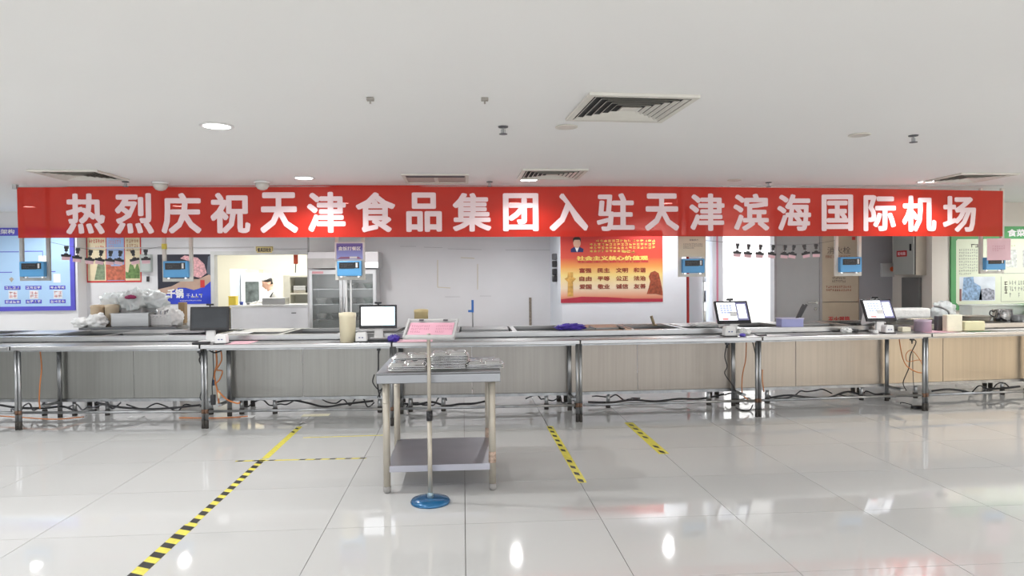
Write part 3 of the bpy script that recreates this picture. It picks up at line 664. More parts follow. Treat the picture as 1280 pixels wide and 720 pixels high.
# ------------------------------------------------------------------ serving counters
def yl(x): return 6.70+.009*(x-1)**2
XJ = [-6.10, -4.29, -2.49, -.68, 1.13, 2.96, 4.79, 6.62, 8.45]
ords = ['leftmost','second','third','fourth','fifth','sixth','seventh','eighth']
def unit_frame(i):
    x0, x1 = XJ[i], XJ[i+1]; y0, y1 = yl(x0), yl(x1); Lg = math.hypot(x1-x0, y1-y0)
    return (x0, y0, 0), math.atan2(y1-y0, x1-x0), Lg
footM = mat('rubber_foot', (.05,.045,.04), .8)
for i in range(8):
    loc, rz, Lg = unit_frame(i)
    t = thing('tray_rail', 'steel tray rail table, %s from the left along the counter' % ords[i], 'counter', loc, rz, 'tray rail tables')
    bx(.004, Lg-.004, -.09, .309, .775, .815).build('rail_top', steel, t, bevel=.006)
    for x0 in (-.003, Lg-.037):
        g = MB().cyl((x0+.02, .01, .06), (x0+.02, .01, .775), .0155, 12).build('leg', steelL, t, smooth=True)
        MB().cyl((x0+.02, .01, 0), (x0+.02, .01, .08), .0165, 12).build('foot', footM, g, smooth=True)
        MB().cyl((x0+.02, .01, .145), (x0+.02, .01, .185), .0165, 12).build('joint_collar', rust, g, smooth=True)
    MB().cyl((.04, .01, .165), (Lg-.04, .01, .165), .0125, 10).build('stretcher', steelL, t, smooth=True)
    bx(.03, Lg-.03, .0, .30, .755, .775).build('underframe', steelL, t)
    # main steam counter
    t = thing('steam_counter', 'steel serving counter with sunken wells, %s from the left' % ords[i], 'counter', loc, rz, 'steam serving counters')
    a_, b_ = .31, 1.22; zt = .872
    nw = 3; tp = MB().box(.003, Lg-.003, a_, a_+.10, zt-.048, zt).box(.003, Lg-.003, b_-.10, b_, zt-.03, zt)
    ww = (Lg-.06-.05*(nw-1))/nw; wells = []
    tp.box(.003, .03, a_+.10, b_-.10, zt-.03, zt).box(Lg-.03, Lg-.003, a_+.10, b_-.10, zt-.03, zt)
    for k in range(nw):
        wx0 = .03+k*(ww+.05); wells.append((wx0, wx0+ww))
        if k < nw-1: tp.box(wx0+ww, wx0+ww+.05, a_+.10, b_-.10, zt-.03, zt)
    tp.build('worktop', steel, t)
    for k, (w0, w1) in enumerate(wells):
        cov = (i*3+k*5) % 4
        c0, c1, d0, d1 = w0, w1, a_+.10, b_-.10
        wl = MB().box(c0, c1, d0, d1, zt-.16, zt-.15).box(c0-.004, c0, d0, d1, zt-.16, zt-.03).box(c1, c1+.004, d0, d1, zt-.16, zt-.03).box(c0, c1, d0-.004, d0, zt-.16, zt-.048).box(c0, c1, d1, d1+.004, zt-.16, zt-.03)
        wl.build('well', steelT, t)
        if cov in (0, 2):
            bx(c0+.02, c1-.02, d0+.25, d1-.01, zt-.03, zt+.004).build('well_lid', steel, t, bevel=.003)
        elif cov == 1:
            MB().box(c0+.01, c0+.03, d0+.02, d1-.02, zt-.02, zt+.006).box(c1-.03, c1-.01, d0+.02, d1-.02, zt-.02, zt+.006).box(c0+.03,c1-.03,d1-.04,d1-.02,zt-.02,zt+.006).build('pan_rim', shiny, t)
    pm = panels[min(5, max(0, i-1))] if i < 7 else panels[5]
    for k in range(2):
        p0 = .004+k*(Lg-.008)*.42; p1 = (Lg-.008)*.42 if k == 0 else Lg-.006
        bx(p0+.002, p1, .66, .672, .185, zt-.03).build('apron_panel', pm, t, bevel=.002)
    bx(.01, Lg-.01, .64, .68, .155, .185).build('bottom_rail', steelL, t)
    MB().cyl((.04, 1.15, .165), (Lg-.04, 1.15, .165), .014, 8).build('back_stretcher', steelL, t, smooth=True)
    for x0 in (.018, Lg-.018):
        g = MB().cyl((x0, .60, .06), (x0, .60, zt-.048), .0155, 12).build('leg', steelL, t, smooth=True)
        MB().cyl((x0, .60, 0), (x0, .60, .08), .0165, 12).build('foot', footM, g, smooth=True)
        MB().cyl((x0, .34, .165), (x0, .60, .165), .014, 8).build('cross_bar', steelL, t, smooth=True)
    for x0, y0 in ((.10,.70),(.45,.70),(Lg-.25,.70),(.06,1.15),(Lg-.06,1.15)):
        g = MB().cyl((x0, y0, .05), (x0, y0, .158 if y0 < 1 else zt-.03), .022, 10).build('leg', steelL, t, smooth=True)
        MB().cyl((x0, y0, 0), (x0, y0, .06), .026, 10).build('foot', footM, g, smooth=True)

# ------------------------------------------------------------------ front table with trays
t = thing('steel_table', 'small free-standing steel table with lower shelf in front of counter', 'table', (-.165, 5.0, 0), 0)
hx, d0, d1 = .41, -.42, .42
MB().box(-hx, hx, d0, d1, .795, .807).box(-hx, hx, d0, d0+.012, .735, .795).box(-hx, hx, d1-.012, d1, .735, .795).box(-hx, -hx+.012, d0+.012, d1-.012, .735, .795).box(hx-.012, hx, d0+.012, d1-.012, .735, .795).build('tabletop', steelT, t, bevel=.004)
for sx in (-1, 1):
    for sy in (-1, 1):
        x_, y_ = sx*.352, sy*.37
        g = MB().cyl((x_, y_, .04), (x_, y_, .795), .0235, 16).build('leg', steelW, t, smooth=True)
        MB().lathe(x_, y_, [(.018,0),(.026,.012),(.026,.045)], 16).build('foot', mat('grey_foot', (.30,.29,.28), .5), g, smooth=True)
        MB().lathe(x_, y_, [(.0245,.185 if sx>0 else .60),(.0255,.19 if sx>0 else .604),(.0245,.26 if sx>0 else .61)], 16).build('collar', steelW if sx<0 else mat('taped_collar', (.45,.33,.26), .6, var=.5, scale=40), g, smooth=True)
shf = mat('shelf_steel_blue', (.40,.40,.45), .3, .9, var=.1, scale=3)
MB().box(-.35, .35, -.37, .37, .17, .182).box(-.35, .35, -.385, -.37, .14, .182).box(-.35,.35,.37,.385,.14,.182).build('shelf', shf, t)

def tray_mesh():
    # upturned compartment tray: flat rim below, rounded compartment bottoms standing up
    mb = MB(); w_, d_ = .135, .105
    def rr(x0, x1, y0, y1, r, z, n=4):
        out = []
        for cx, cy, a0 in ((x1-r,y1-r,0),(x0+r,y1-r,90),(x0+r,y0+r,180),(x1-r,y0+r,270)):
            for k in range(n+1):
                a_ = math.radians(a0+90*k/n); out.append((cx+r*math.cos(a_), cy+r*math.sin(a_), z))
        return out
    def loft(rings):
        n = len(rings[0]); V = [p for r_ in rings for p in r_]
        mb.add(V, [(k*n+i, k*n+(i+1)%n, (k+1)*n+(i+1)%n, (k+1)*n+i) for k in range(len(rings)-1) for i in range(n)]+[tuple(range(len(V)-n, len(V)))])
    loft([rr(-w_,w_,-d_,d_,.03,0), rr(-w_,w_,-d_,d_,.03,.003), rr(-w_+.008,w_-.008,-d_+.008,d_-.008,.026,.006)])
    for x0,x1,y0,y1 in ((-.122,-.012,-.092,-.006),(-.004,.122,-.092,-.006),(-.122,-.042,.004,.092),(-.034,.04,.004,.092),(.048,.122,.004,.092)):
        loft([rr(x0,x1,y0,y1,.018,.006), rr(x0+.006,x1-.006,y0+.006,y1-.006,.016,.020), rr(x0+.016,x1-.016,y0+.016,y1-.016,.012,.026)])
    return mb.mesh('tray', shiny, True)
trm = tray_mesh()
R = random.Random(3)
for px, Y, n, nm in ((509, 4.80, 3, 'front left'), (513, 5.12, 5, 'rear left'), (561, 4.86, 9, 'tall middle'), (604, 4.84, 3, 'right')):
    for k in range(n):
        o = bpy.data.objects.new('meal_tray', trm); C.objects.link(o)
        o.location = (XP(px, Y)+R.uniform(-.003,.003), Y+R.uniform(-.003,.003), .8075+k*.0105); o.rotation_euler.z = R.uniform(-.03,.03)
        if k == n-1: lb_ = 'topmost upturned steel meal tray of the %s stack on table' % nm
        else: lb_ = '%s steel meal tray of the %s stack on table' % (('bottom','second from bottom','third from bottom','fourth from bottom','fifth from bottom','sixth from bottom','seventh from bottom','eighth from bottom')[k], nm)
        tag(o, lb_, 'tray', '%s stack of meal trays' % nm)

# sign stand
sx_, sy_ = G(538, 628)[:2]
t = thing('sign_stand', 'floor stand with blue round base holding a tilted pink notice', 'sign stand', (sx_, sy_, 0))
MB().lathe(0,0,[(.125,0),(.127,.010),(.118,.022),(.07,.030),(.02,.033)],40).build('base', mat('blue_base', (.015,.13,.30), .22, .3, coat=.5, var=.15), t, smooth=True)
zc = P(538, 520, sy_).z; ztp = P(538, 421, sy_).z
MB().cyl((0,0,.03),(0,0,zc),.0145,14).build('pole', steelW, t, smooth=True)
MB().cyl((0,0,zc),(0,0,ztp+.02),.0115,14).build('upper_pole', steelW, t, smooth=True)
MB().cyl((0,0,zc-.028),(0,0,zc+.035),.020,14).cyl((0,-.018,zc),(.0,-.045,zc),.008,8).build('clamp', black, t, smooth=True)
MB().lathe(0,0,[(.022,.03),(.018,.06),(.0145,.065)],16).build('pole_socket', mat('socket_blue', (.30,.40,.46), .3, .5), t, smooth=True)
# tilted frame
bw = .335; bh = .175; Mx = Matrix.Translation((.0, -.02, ztp-.008)) @ Matrix.Rotation(-.20, 4, 'Z') @ Matrix.Rotation(-math.radians(52), 4, 'X')
g = MB().box(-bw/2, bw/2, 0, .012, 0, bh, Mx).build('notice_board', mat('sign_silver', (.62,.60,.60), .35, .5), t, bevel=.002)
MB().box(-bw/2+.022, bw/2-.022, -.003, 0, .03, bh-.03, Mx).build('pink_notice', mat('pink_notice_paper', (.85,.45,.56), .6), g)
MB().box(-bw/2, bw/2, -.010, 0, 0, .022, Mx).box(-bw/2, -bw/2+.014, -.012, 0, 0, bh, Mx).box(bw/2-.014, bw/2, -.012, 0, 0, bh, Mx).box(-bw/2, bw/2, -.010, 0, bh-.014, bh, Mx).build('rim', mat('sign_rim', (.72,.72,.72), .3, .4), g)
for x0 in (-.09, .07): MB().box(x0, x0+.03, -.016, -.010, bh-.022, bh-.012, Mx).build('clip', darkg, g)
for s_, (u0, u1) in enumerate(((-bw/2+.035, -.01), (.03, bw/2-.03))):
    o = marks(u0, u1,    .045, .125, 9, 3, mat('print_rose_dark', (.55,.20,.30), .6), g, -.0042, 'notice_print', .6, 40+s_)
    for v in o.data.vertices: v.co = Mx @ v.co

# ------------------------------------------------------------------ floor tapes
def tape(label, x0, y0, x1, y1, w_, per, blk, seed=1, skip=0, off=0, frac=1.0):
    dx, dy = x1-x0, y1-y0; Lg = math.hypot(dx, dy); a_ = math.atan2(dy, dx)
    t = thing('floor_tape', label, 'tape', (x0, y0, .0002), a_, 'yellow and black floor tapes')
    bx(0, Lg, -w_/2, w_/2, 0, .0006).build('yellow_strip', yellow, t)
    R = random.Random(seed); s = 0; mb = MB()
    while s < Lg-blk:
        if R.random() >= skip:
            h = w_*.5*frac; sl = w_*.5
            x_ = s+R.uniform(0,.008)
            mb.add([(x_,-h+off,.0010),(x_+blk,-h+off,.0010),(x_+blk+sl,h+off,.0010),(x_+sl,h+off,.0010)], [(0,1,2,3)])
        s += per
    if mb.v: mb.build('black_stripes', tapeK, t)['kind'] = 'stuff'
tape('long yellow-black tape running from the left foreground', -1.6, 2.6, -1.6, 4.15, .075, .13, .062, 2)
tape('long straight tape stretch between foreground and cross tape', -1.6, 4.15, -1.6, 5.60, .052, .13, .068, 3)
tape('worn yellow tape stretch behind the cross tape', -1.59, 5.62, -1.59, 6.80, .055, .15, .05, 4, .5, .008, .6)
tape('cross tape to the right of long left tape', -1.80, 5.56, -.78, 5.54, .030, .12, .05, 5, .1)
tape('faint worn yellow tape nearest the counter at left', -1.45, 6.32, -.72, 6.34, .022, .12, .05, 6, 1.0)
tape('short tape right of the steel table', .815, 4.72, .815, 6.55, .062, .17, .07, 7, .05, .004, .55)
tape('rightmost short yellow tape on the floor', 1.6, 5.42, 1.6, 6.62, .085, .17, .075, 8, .1, .0, .42)

# ------------------------------------------------------------------ point of sale screens
scrM = mat('screen_on', (.92,.95,1), .3, emit=.95, var=0); scrB = mat('screen_light_blue', (.70,.86,1), .3, emit=.8, var=0)
scrG = mat('screen_button_grey', (.45,.50,.68), .3, emit=.5, var=0); scrR = mat('screen_button_red', (.9,.25,.25), .3, emit=.6, var=0); scrV = mat('screen_bar_violet', (.20,.20,.36), .3, emit=.25, var=0)
scrOff = mat('screen_off', (.045,.05,.058), .12, var=.1)
def pos(px, pyb, Y, yaw, tilt, label, on, W=.37, H=.235, lift=.115, kind=0):
    # base stands on the rail top (z = .815)
    x_ = XP(px, Y); t = thing('sales_terminal', label, 'terminal', (x_, Y, .8155), yaw, 'touch screen sales terminals')
    bx(-.09, .09, -.07, .09, 0, .018).build('base', white, t, bevel=.006)
    MB().prism([(-.045,.015),(.045,.015),(.035,lift+.12),(-.035,lift+.12)], .02, .055).build('stand', white, t, bevel=.004)
    M = Matrix.Translation((0, 0, lift)) @ Matrix.Rotation(tilt, 4, 'X')
    g = MB().box(-W/2, W/2, -.012, .016, 0, H, M).build('screen_bezel', black, t, bevel=.005)
    MB().box(-W/2+.02, W/2-.02, .016, .045, .02, H-.02, M).build('screen_back', white, t, bevel=.008)
    e = .019
    if not on: MB().box(-W/2+e, W/2-e, -.0135, -.012, e*1.4, H-e, M).build('screen', scrOff, g)
    else:
        MB().box(-W/2+e, W/2*.22, -.0135, -.012, e*1.6, H-e, M).build('screen', scrM, g)
        MB().box(W/2*.22, W/2-e, -.0135, -.012, e*1.6, H-e, M).build('side_bar', scrV if kind else scrB, g)
        MB().box(W/2*.30, W/2*.80, -.0145, -.0135, .05, H-.04, M).build('window_pane', scrM, g)
        if kind:
            bt = MB()
            for r in range(4):
                for c_ in range(4): bt.box(-W/2+.05+c_*.033, -W/2+.078+c_*.033, -.0145, -.0135, H-.065-r*.026, H-.046-r*.026, M)
            bt.build('key_grid', scrG, g); MB().box(-W/2+.055, -W/2+.12, -.0145, -.0135, .035, .055, M).build('red_button', scrR, g)
    MB().box(-.035, .035, -.012, .012, H+.012, H+.030, M).box(-.008,.008,-.005,.005,H,H+.012,M).build('camera', black, t, bevel=.004)
    if kind: # wedge shaped white housing behind
        MB().prism([(.035,.10),(.24,.05),(.25,.09),(.155,lift+H-.03),(.13,lift+H-.03)], -.075, .075).build('housing', white, t, bevel=.008)
        hs = children(t)[-1]
        for v in hs.data.vertices: v.co = Matrix.Rotation(PI/2, 4, 'Z') @ v.co
    return t
pos(261, 411, 7.02, .03, -.10, 'sales terminal with dark switched-off screen at left', False)
pos(472, 408, 6.96, .0, -.08, 'sales terminal with white lit screen behind cream bucket', True)
pos(918, 402, 6.95, .03, -.45, 'sales terminal with keypad screen in front of bright doorway', True, kind=1, W=.36, H=.25)
pos(1102, 401, 7.0, .04, -.45, 'sales terminal with keypad screen before the hydrant cabinet', True, kind=1, W=.34, H=.25)
# small white card terminals
for (px, Y, wd, hh, lb_) in ((276, 6.80, .11, .095, 'small white card terminal beside the switched-off screen'), (451, 6.78, .11, .095, 'small white card terminal beside the cream bucket'),
                             (911, 6.76, .115, .105, 'small white card terminal below screen by bright doorway'), (1109.5, 6.84, .095, .085, 'small white card terminal right of the last screen')):
    t = thing('card_terminal', lb_, 'terminal', (XP(px, Y), Y, .8155), 0, 'small white card terminals')
    MB().prism([(-wd/2,0.008),(wd/2,0.008),(wd/2*.92,hh*.8),(wd/2*.7,hh),(-wd/2*.7,hh),(-wd/2*.92,hh*.8)], -.04, .045).build('body', white, t, bevel=.006)
    bx(-wd/2-.01, wd/2+.01, -.05, .06, 0, .008).build('pad', black, t)
    for k in (-1, 1): bx(k*.014-.008, k*.014+.008, -.0425, -.04, hh*.42, hh*.52).build('port', mat('port_blue', (.12,.14,.30), .4), t)
# things on the rail
def sheet(px0, px1, Y0, Y1, z, m, label, rz=0, name='paper', cat='paper'):
    xa, xb = XP(px0, (Y0+Y1)/2), XP(px1, (Y0+Y1)/2)
    t = bx(xa, xb, Y0, Y1, z, z+.002).build(name, m); return tag(t, label, cat)
ZR = .8155; ZW = .8725
sheet(286, 316, 6.74, 7.06, ZR, pink, 'pink paper lying right of switched-off terminal on rail')
sheet(497, 540, 6.68, 6.96, ZR, pink, 'pink paper lying on rail behind the sign stand')
sheet(1150, 1188, 6.82, 7.05, ZR, pink, 'pink paper lying under the cream blocks on rail')
sheet(940, 985, 6.70, 6.85, ZR, white, 'white paper strip lying right of the doorway terminal')
for (a0, a1, Y, hh, lb_) in ((241, 260, 6.80, .022, 'black card pad left of the switched-off terminal'), (459, 486, 6.85, .022, 'black keyboard strip under the lit terminal'), (945, 956, 6.78, .016, 'black phone lying on rail right of doorway terminal'), (1055, 1070, 7.06, .03, 'dark cloth bundle left of the last terminal')):
    tag(bx(XP(a0,Y), XP(a1,Y), Y-.05, Y+.05, ZR, ZR+hh).build('pad', black, bevel=.006), lb_, 'pad')
# cream bucket
def bucket(px0, px1, pyt, pyb, Y, m, label, name='bucket', taper=.88, z=ZR, cat='bucket'):
    x0, x1 = XP(px0, Y), XP(px1, Y); r = (x1-x0)/2; h = P((px0+px1)/2, pyt, Y).z-z
    t = thing(name, label, cat, ((x0+x1)/2, Y, z))
    MB().lathe(0,0,[(r*taper,0),(r*.97,h*.85),(r,h*.86),(r,h)],28).build('body', m, t, smooth=True)
    MB().lathe(0,0,[(r*.9,h+.0005),(r*.5,h+.006),(.01,h+.007)],28).build('lid', m, t, smooth=True)
    return t
bucket(423, 444.5, 391, 431, 6.82, cream, 'tall cream plastic bucket left of the lit terminal')
bucket(517, 535, 387, 412, 7.45, mat('yellow_roll', (.68,.56,.30), .5), 'yellowish round tub seen above the pink notice', z=ZW, taper=.97, name='tub', cat='tub')
def block(px0, px1, pyt, Y, dp, z, m, label, name, cat, bev=.012):
    x0, x1 = XP(px0, Y), XP(px1, Y); h = P((px0+px1)/2, pyt, Y).z-z
    return tag(bx(x0, x1, Y, Y+dp, z, z+h).build(name, m, bevel=bev), label, cat)
block(1184, 1203.5, 393.5, 6.88, .08, ZR, cream2, 'tall cream block standing on rail at right', 'cream_block', 'block')
block(1206, 1232, 401.5, 6.95, .09, ZR, mat('yellow_cream_block', (.80,.75,.48), .5), 'low yellowish block beside the tall cream block', 'cream_block', 'block')
blob('plastic_bag', P(492, 428, 6.80).xy.to_3d()+Vector((0,0,ZR)), (.055,.06,.035), purple, 3, .4, 4)
tag(bpy.data.objects['plastic_bag'], 'crumpled violet-blue plastic lying right of lit terminal', 'plastic')
o = blob('cloth', Vector((XP(711, 7.3), 7.2, ZW)), (.135,.07,.035), purple, 8, .5, 3.4); tag(o, 'crumpled dark violet cloth on counter left of red poster', 'cloth')
o = blob('bag', Vector((XP(929, 6.95), 6.93, ZR)), (.06,.05,.035), bagW, 2, .4, 3); tag(o, 'crumpled white bag beside the doorway terminal', 'bag')
o = blob('small_box', Vector((XP(925, 6.8), 6.74, ZR)), (.03,.03,.018), mat('violet_glow_plastic', (.16,.12,.70), .3), 2, .1, 3); tag(o, 'small violet plastic lump below the doorway terminal', 'plastic')
o = blob('tissue', Vector((XP(1050, 7.1), 6.98, ZR)), (.05,.04,.028), bagW, 6, .6, 3); tag(o, 'crumpled white tissue left of the last terminal', 'tissue')
o = blob('tissue', Vector((XP(1093, 6.8), 6.78, ZR)), (.025,.025,.02), white, 6, .2, 3); tag(o, 'small white ball of tissue below last terminal', 'tissue')
o = blob('bag', Vector((XP(885, 7.3), 7.32, ZW)), (.16,.10,.028), bagW, 11, .35, 3); tag(o, 'flat white bag on counter left of doorway terminal', 'bag')
# blue tub with knives
Y = 7.12; x0, x1 = XP(976, Y), XP(1004.5, Y)
t = thing('tub', 'lilac-blue plastic tub holding two black knives', 'tub', ((x0+x1)/2, Y+.06, ZW)); w2 = (x1-x0)/2
tb = mat('lilac_plastic', (.36,.38,.68), .4)
MB().box(-w2*.93,w2*.93,-.06,.06,0,.006).box(-w2*.95,w2*.95,-.066,-.06,0,.085).box(-w2*.95,w2*.95,.06,.066,0,.085).box(-w2*.97,-w2*.93,-.06,.06,0,.085).box(w2*.93,w2*.97,-.06,.06,0,.085).build('body', tb, t)
MB().box(-w2,w2,-.075,-.06,.085,.095).box(-w2,w2,.06,.075,.085,.095).box(-w2,-w2+.012,-.06,.06,.085,.095).box(w2-.012,w2,-.06,.06,.085,.095).build('rim', mat('lilac_rim', (.62,.60,.78), .4), t)
for k, (xa, xb) in enumerate(((994.5, 1004.5), (999, 1010))):
    p0 = P(xa, 401, Y+.06); p1 = P(xb, 380.5, Y+.06); p0.z = max(p0.z, ZW+.02); p0.y += k*.03; p1.y += k*.03
    d = (p1-p0).normalized(); s_ = d.cross(Vector((0,1,0)))*.013; V = []
    for p in (p0, p1):
        for a_, e in ((-1,-1),(1,-1),(1,1),(-1,1)): V.append(p+s_*a_+Vector((0,.006*e,0)))
    tag(MB().add(V, [(0,1,2,3),(7,6,5,4),(0,4,5,1),(1,5,6,2),(2,6,7,3),(3,7,4,0)]).build('knife', black, bevel=.002), ('left black knife standing in the lilac tub','right black knife standing in the lilac tub')[k], 'knife')
# valve tap, brass piece
p = P(591, 411, 7.7); x_ = p.x
t = thing('water_tap', 'thin water pipe with blue handle standing behind the counter', 'tap', (x_, 7.70, ZW))
zt_ = P(591, 375, 7.7).z-ZW
MB().cyl((0,0,0),(0,0,zt_*.62),.008,8).build('pipe', steelL, t, smooth=True)
MB().cyl((0,0,zt_*.55),(0,0,zt_),.013,8).box(-.05,0,-.008,.008,zt_*.56,zt_*.64).build('handle', mat('blue_handle', (.03,.15,.50), .4), t)
p0, p1 = P(818, 407, 7.6), P(814, 395, 7.6)
tag(MB().cyl((p0.x,7.6,ZW), (p1.x,7.6,p1.z), .016, 8).box(p0.x-.02,p0.x+.03,7.58,7.62,ZW,ZW+.012).build('metal_stub', mat('worn_brass', (.34,.28,.18), .5, .5, var=.3, scale=30)), 'short worn metal handle standing on the counter', 'handle')
# pans and clutter on the right part of the counter
def pan(px, py_t, r, Y, h, m, label, z=ZW, name='pan', cat='pan', handle=False, sy=1):
    t = thing(name, label, cat, (XP(px, Y), Y, z))
    MB().lathe(0,0,[(r*.82,0),(r*.97,h*.5),(r,h),(r*1.05,h+.003),(r*.97,h),(r*.80,.012),(.01,.01)],28,sy).build('body', m, t, smooth=True)
    if handle: MB().tube([(-r,0,h*.8),(-r-.04,0,h*.9),(-r-.05,0,h*.6),(-r,0,h*.4)],.007,6).build('handle', black, t, smooth=True)
    return t
pan(1253, 380, .10, 7.45, .14, shiny, 'round steel pot at right end of the counter', handle=True)
pan(1218, 390, .17, 7.60, .06, steelW, 'wide low steel pan left of the round pot')
pan(1271, 388, .09, 7.40, .075, steelL, 'dull steel bowl right of the round pot')
x0, x1 = XP(1210, 7.95), XP(1278, 7.95)
t = thing('plastic_box', 'large clear plastic box behind the round pot', 'box', ((x0+x1)/2, 7.9, ZW)); w2 = (x1-x0)/2; hb = P(1240, 383, 7.8).z-ZW
pbm = mat('frosted_box', (.72,.76,.72), .3, alpha=.8)
MB().box(-w2*.95,w2*.95,-.008,0,0,hb).box(-w2*.95,w2*.95,.2,.208,0,hb).box(-w2*.95-.008,-w2*.95,-.008,.208,0,hb).box(w2*.95,w2*.95+.008,-.008,.208,0,hb).box(-w2*.95,w2*.95,0,.2,0,.006).build('body', pbm, t)
bx(-w2, w2, -.02, .22, hb, hb+.014).build('lid', pbm, t, bevel=.004)
o = blob('plastic_bag', Vector((XP(1285, 7.9), 7.75, ZW)), (.12,.1,.13), greenP, 4, .3, 2); tag(o, 'bright green bag at right edge of counter', 'bag')
sheet(1240, 1290, 7.0, 7.12, ZR, bagW, 'white plastic wrap lying on rail at far right', name='plastic_wrap', cat='wrap')
sheet(1210, 1236, 6.84, 6.90, ZR, mat('dark_green_strip', (.02,.14,.05), .5), 'dark green strip lying before the yellowish block', name='strip', cat='strip')
# lidded tray with white cloth
Y = 7.35; x0, x1 = XP(1120, Y), XP(1165, Y)
zb_ = P(1142, 399.5, Y).z
t = thing('warming_tray', 'steel warming tray with lilac drum beneath right of last terminal', 'tray', ((x0+x1)/2, Y, ZW)); w2 = (x1-x0)/2
bx(-w2, w2, -.02, .26, zb_-ZW, zb_-ZW+.02).build('tray', shiny, t, bevel=.004)
for x_ in (-w2+.02, w2-.02): 
    for y_ in (0, .24): MB().cyl((x_,y_,0),(x_,y_,zb_-ZW),.006,6).build('leg', steelL, t)
o = block(1112, 1164, 385.5, 7.34, .22, zb_+.0205, bagW, 'white wrapped bundle on the steel warming tray', 'wrapped_bundle', 'bundle', .02)
bucket(1144, 1163, 400, 415, 6.98, mat('lilac_drum', (.52,.42,.52), .4), 'lilac round tub on rail right of the last terminal', name='tub', taper=.97, cat='tub')
block(1128, 1139, 409, 6.98, .08, ZR, cream2, 'small cream box left of the lilac round tub', 'small_box', 'box', .006)
o = blob('plastic_bag', Vector((XP(1172, 7.8), 7.7, ZW)), (.13,.12,.13), bagM, 14, .35, 2.4); tag(o, 'clear crumpled plastic bag behind the warming tray', 'bag')
tag(MB().tube([P(1168,383,7.5),P(1176,384,7.5),P(1185,389,7.5),P(1187,396,7.5),(P(1187,396,7.5).x,7.5,ZW)],.012,8).build('gooseneck_tap', steelL, smooth=True), 'bent grey tap pipe behind the tall cream block', 'tap')
block(1172, 1179, 395, 7.0, .06, ZR, darkg, 'small dark canister left of the tall cream block', 'canister', 'canister', .006)

# ------------------------------------------------------------------ clutter table at left back
YT = 8.75; x0, x1 = XP(97, YT), XP(219, YT); zt_ = .86
t = thing('steel_table', 'steel side table loaded with bags and tubs at left back', 'table', ((x0+x1)/2, YT+.35, 0)); w2 = (x1-x0)/2
bx(-w2, w2, -.35, .35, zt_-.05, zt_).build('tabletop', steelT, t, bevel=.004)
for a_ in (-1, 1):
    for b_ in (-1, 1): MB().cyl((a_*(w2-.05), b_*.3, 0), (a_*(w2-.05), b_*.3, zt_-.05), .02, 10).build('leg', steelL, t, smooth=True)
Z = zt_+.0005
def tubx(px0, px1, pyt, Y, m, label):
    return bucket(px0, px1, pyt, 404, Y, m, label, name='tub', taper=.92, z=Z, cat='tub')
tubx(113, 130.5, 381.5, 9.05, mat('tan_tub', (.66,.52,.36), .5), 'left tan round tub on the cluttered side table')
tubx(131, 148, 381, 9.05, mat('tan_tub_b', (.72,.60,.44), .5), 'right tan round tub beside the steel pan')
o = blob('plastic_bag', Vector((XP(107, 8.9), 8.9, Z)), (.14,.1,.07), bagW, 21, .4, 2.6); tag(o, 'white plastic bag at left end of side table', 'bag')
o = blob('plastic_bag', Vector((XP(122, 8.85), 8.83, Z)), (.11,.07,.095), bagW, 23, .4, 2.6); tag(o, 'white plastic bag before the left tan tub', 'bag')
x0, x1 = XP(143, 8.9), XP(189, 8.9)
t = thing('steel_tub', 'rectangular steel pan on side table under the bags', 'pan', ((x0+x1)/2, 8.9, Z)); w2 = (x1-x0)/2; hh = P(165, 391.5, 8.8).z-Z
MB().box(-w2,w2,-.10,-.09,0,hh).box(-w2,w2,.09,.10,0,hh).box(-w2,-w2+.01,-.09,.09,0,hh).box(w2-.01,w2,-.09,.09,0,hh).box(-w2,w2,-.1,.1,0,.005).build('body', steel, t)
MB().box(-w2-.012,w2+.012,-.115,-.10,hh-.01,hh).box(-w2-.012,-w2,-.1,.1,hh-.01,hh).box(w2,w2+.012,-.1,.1,hh-.01,hh).build('rim', steel, t)
for k, (px, pyc, Y, r, lb_) in enumerate(((146, 379, 9.25, (.19,.15,.125), 'clear plastic bag heaped behind the steel pan, left one'), (166, 377, 9.15, (.15,.12,.15), 'clear plastic bag bulging in the middle of the heap'), (188, 376, 9.28, (.20,.15,.12), 'clear plastic bag heaped under the small black hook'))):
    o = blob('plastic_bag', Vector((XP(px, Y), Y, P(px, pyc, Y).z-r[2]*.75)), r, bagM, 30+k, .5, 2.5); tag(o, lb_, 'bag', 'clear bags heaped on the side table')
    # crate the bag sits on
    cz = P(px, pyc, Y).z-r[2]*.75
    tag(bx(XP(px,Y)-.13, XP(px,Y)+.13, Y-.06, Y+.1, Z, cz+.03).build('crate', mat('grey_crate', (.45,.46,.46), .5), bevel=.005), ('grey crate beneath the left heaped bag','grey crate beneath the middle heaped bag','grey crate beneath the right heaped bag')[k], 'crate')
o = blob('red_packet', Vector((XP(166.5, 9.1), 9.02, P(166, 373.5, 9.1).z)), (.065,.04,.03), mat('maroon_packet', (.35,.03,.12), .4), 3, .2, 3); tag(o, 'small maroon packet on top of the heaped bags', 'packet')
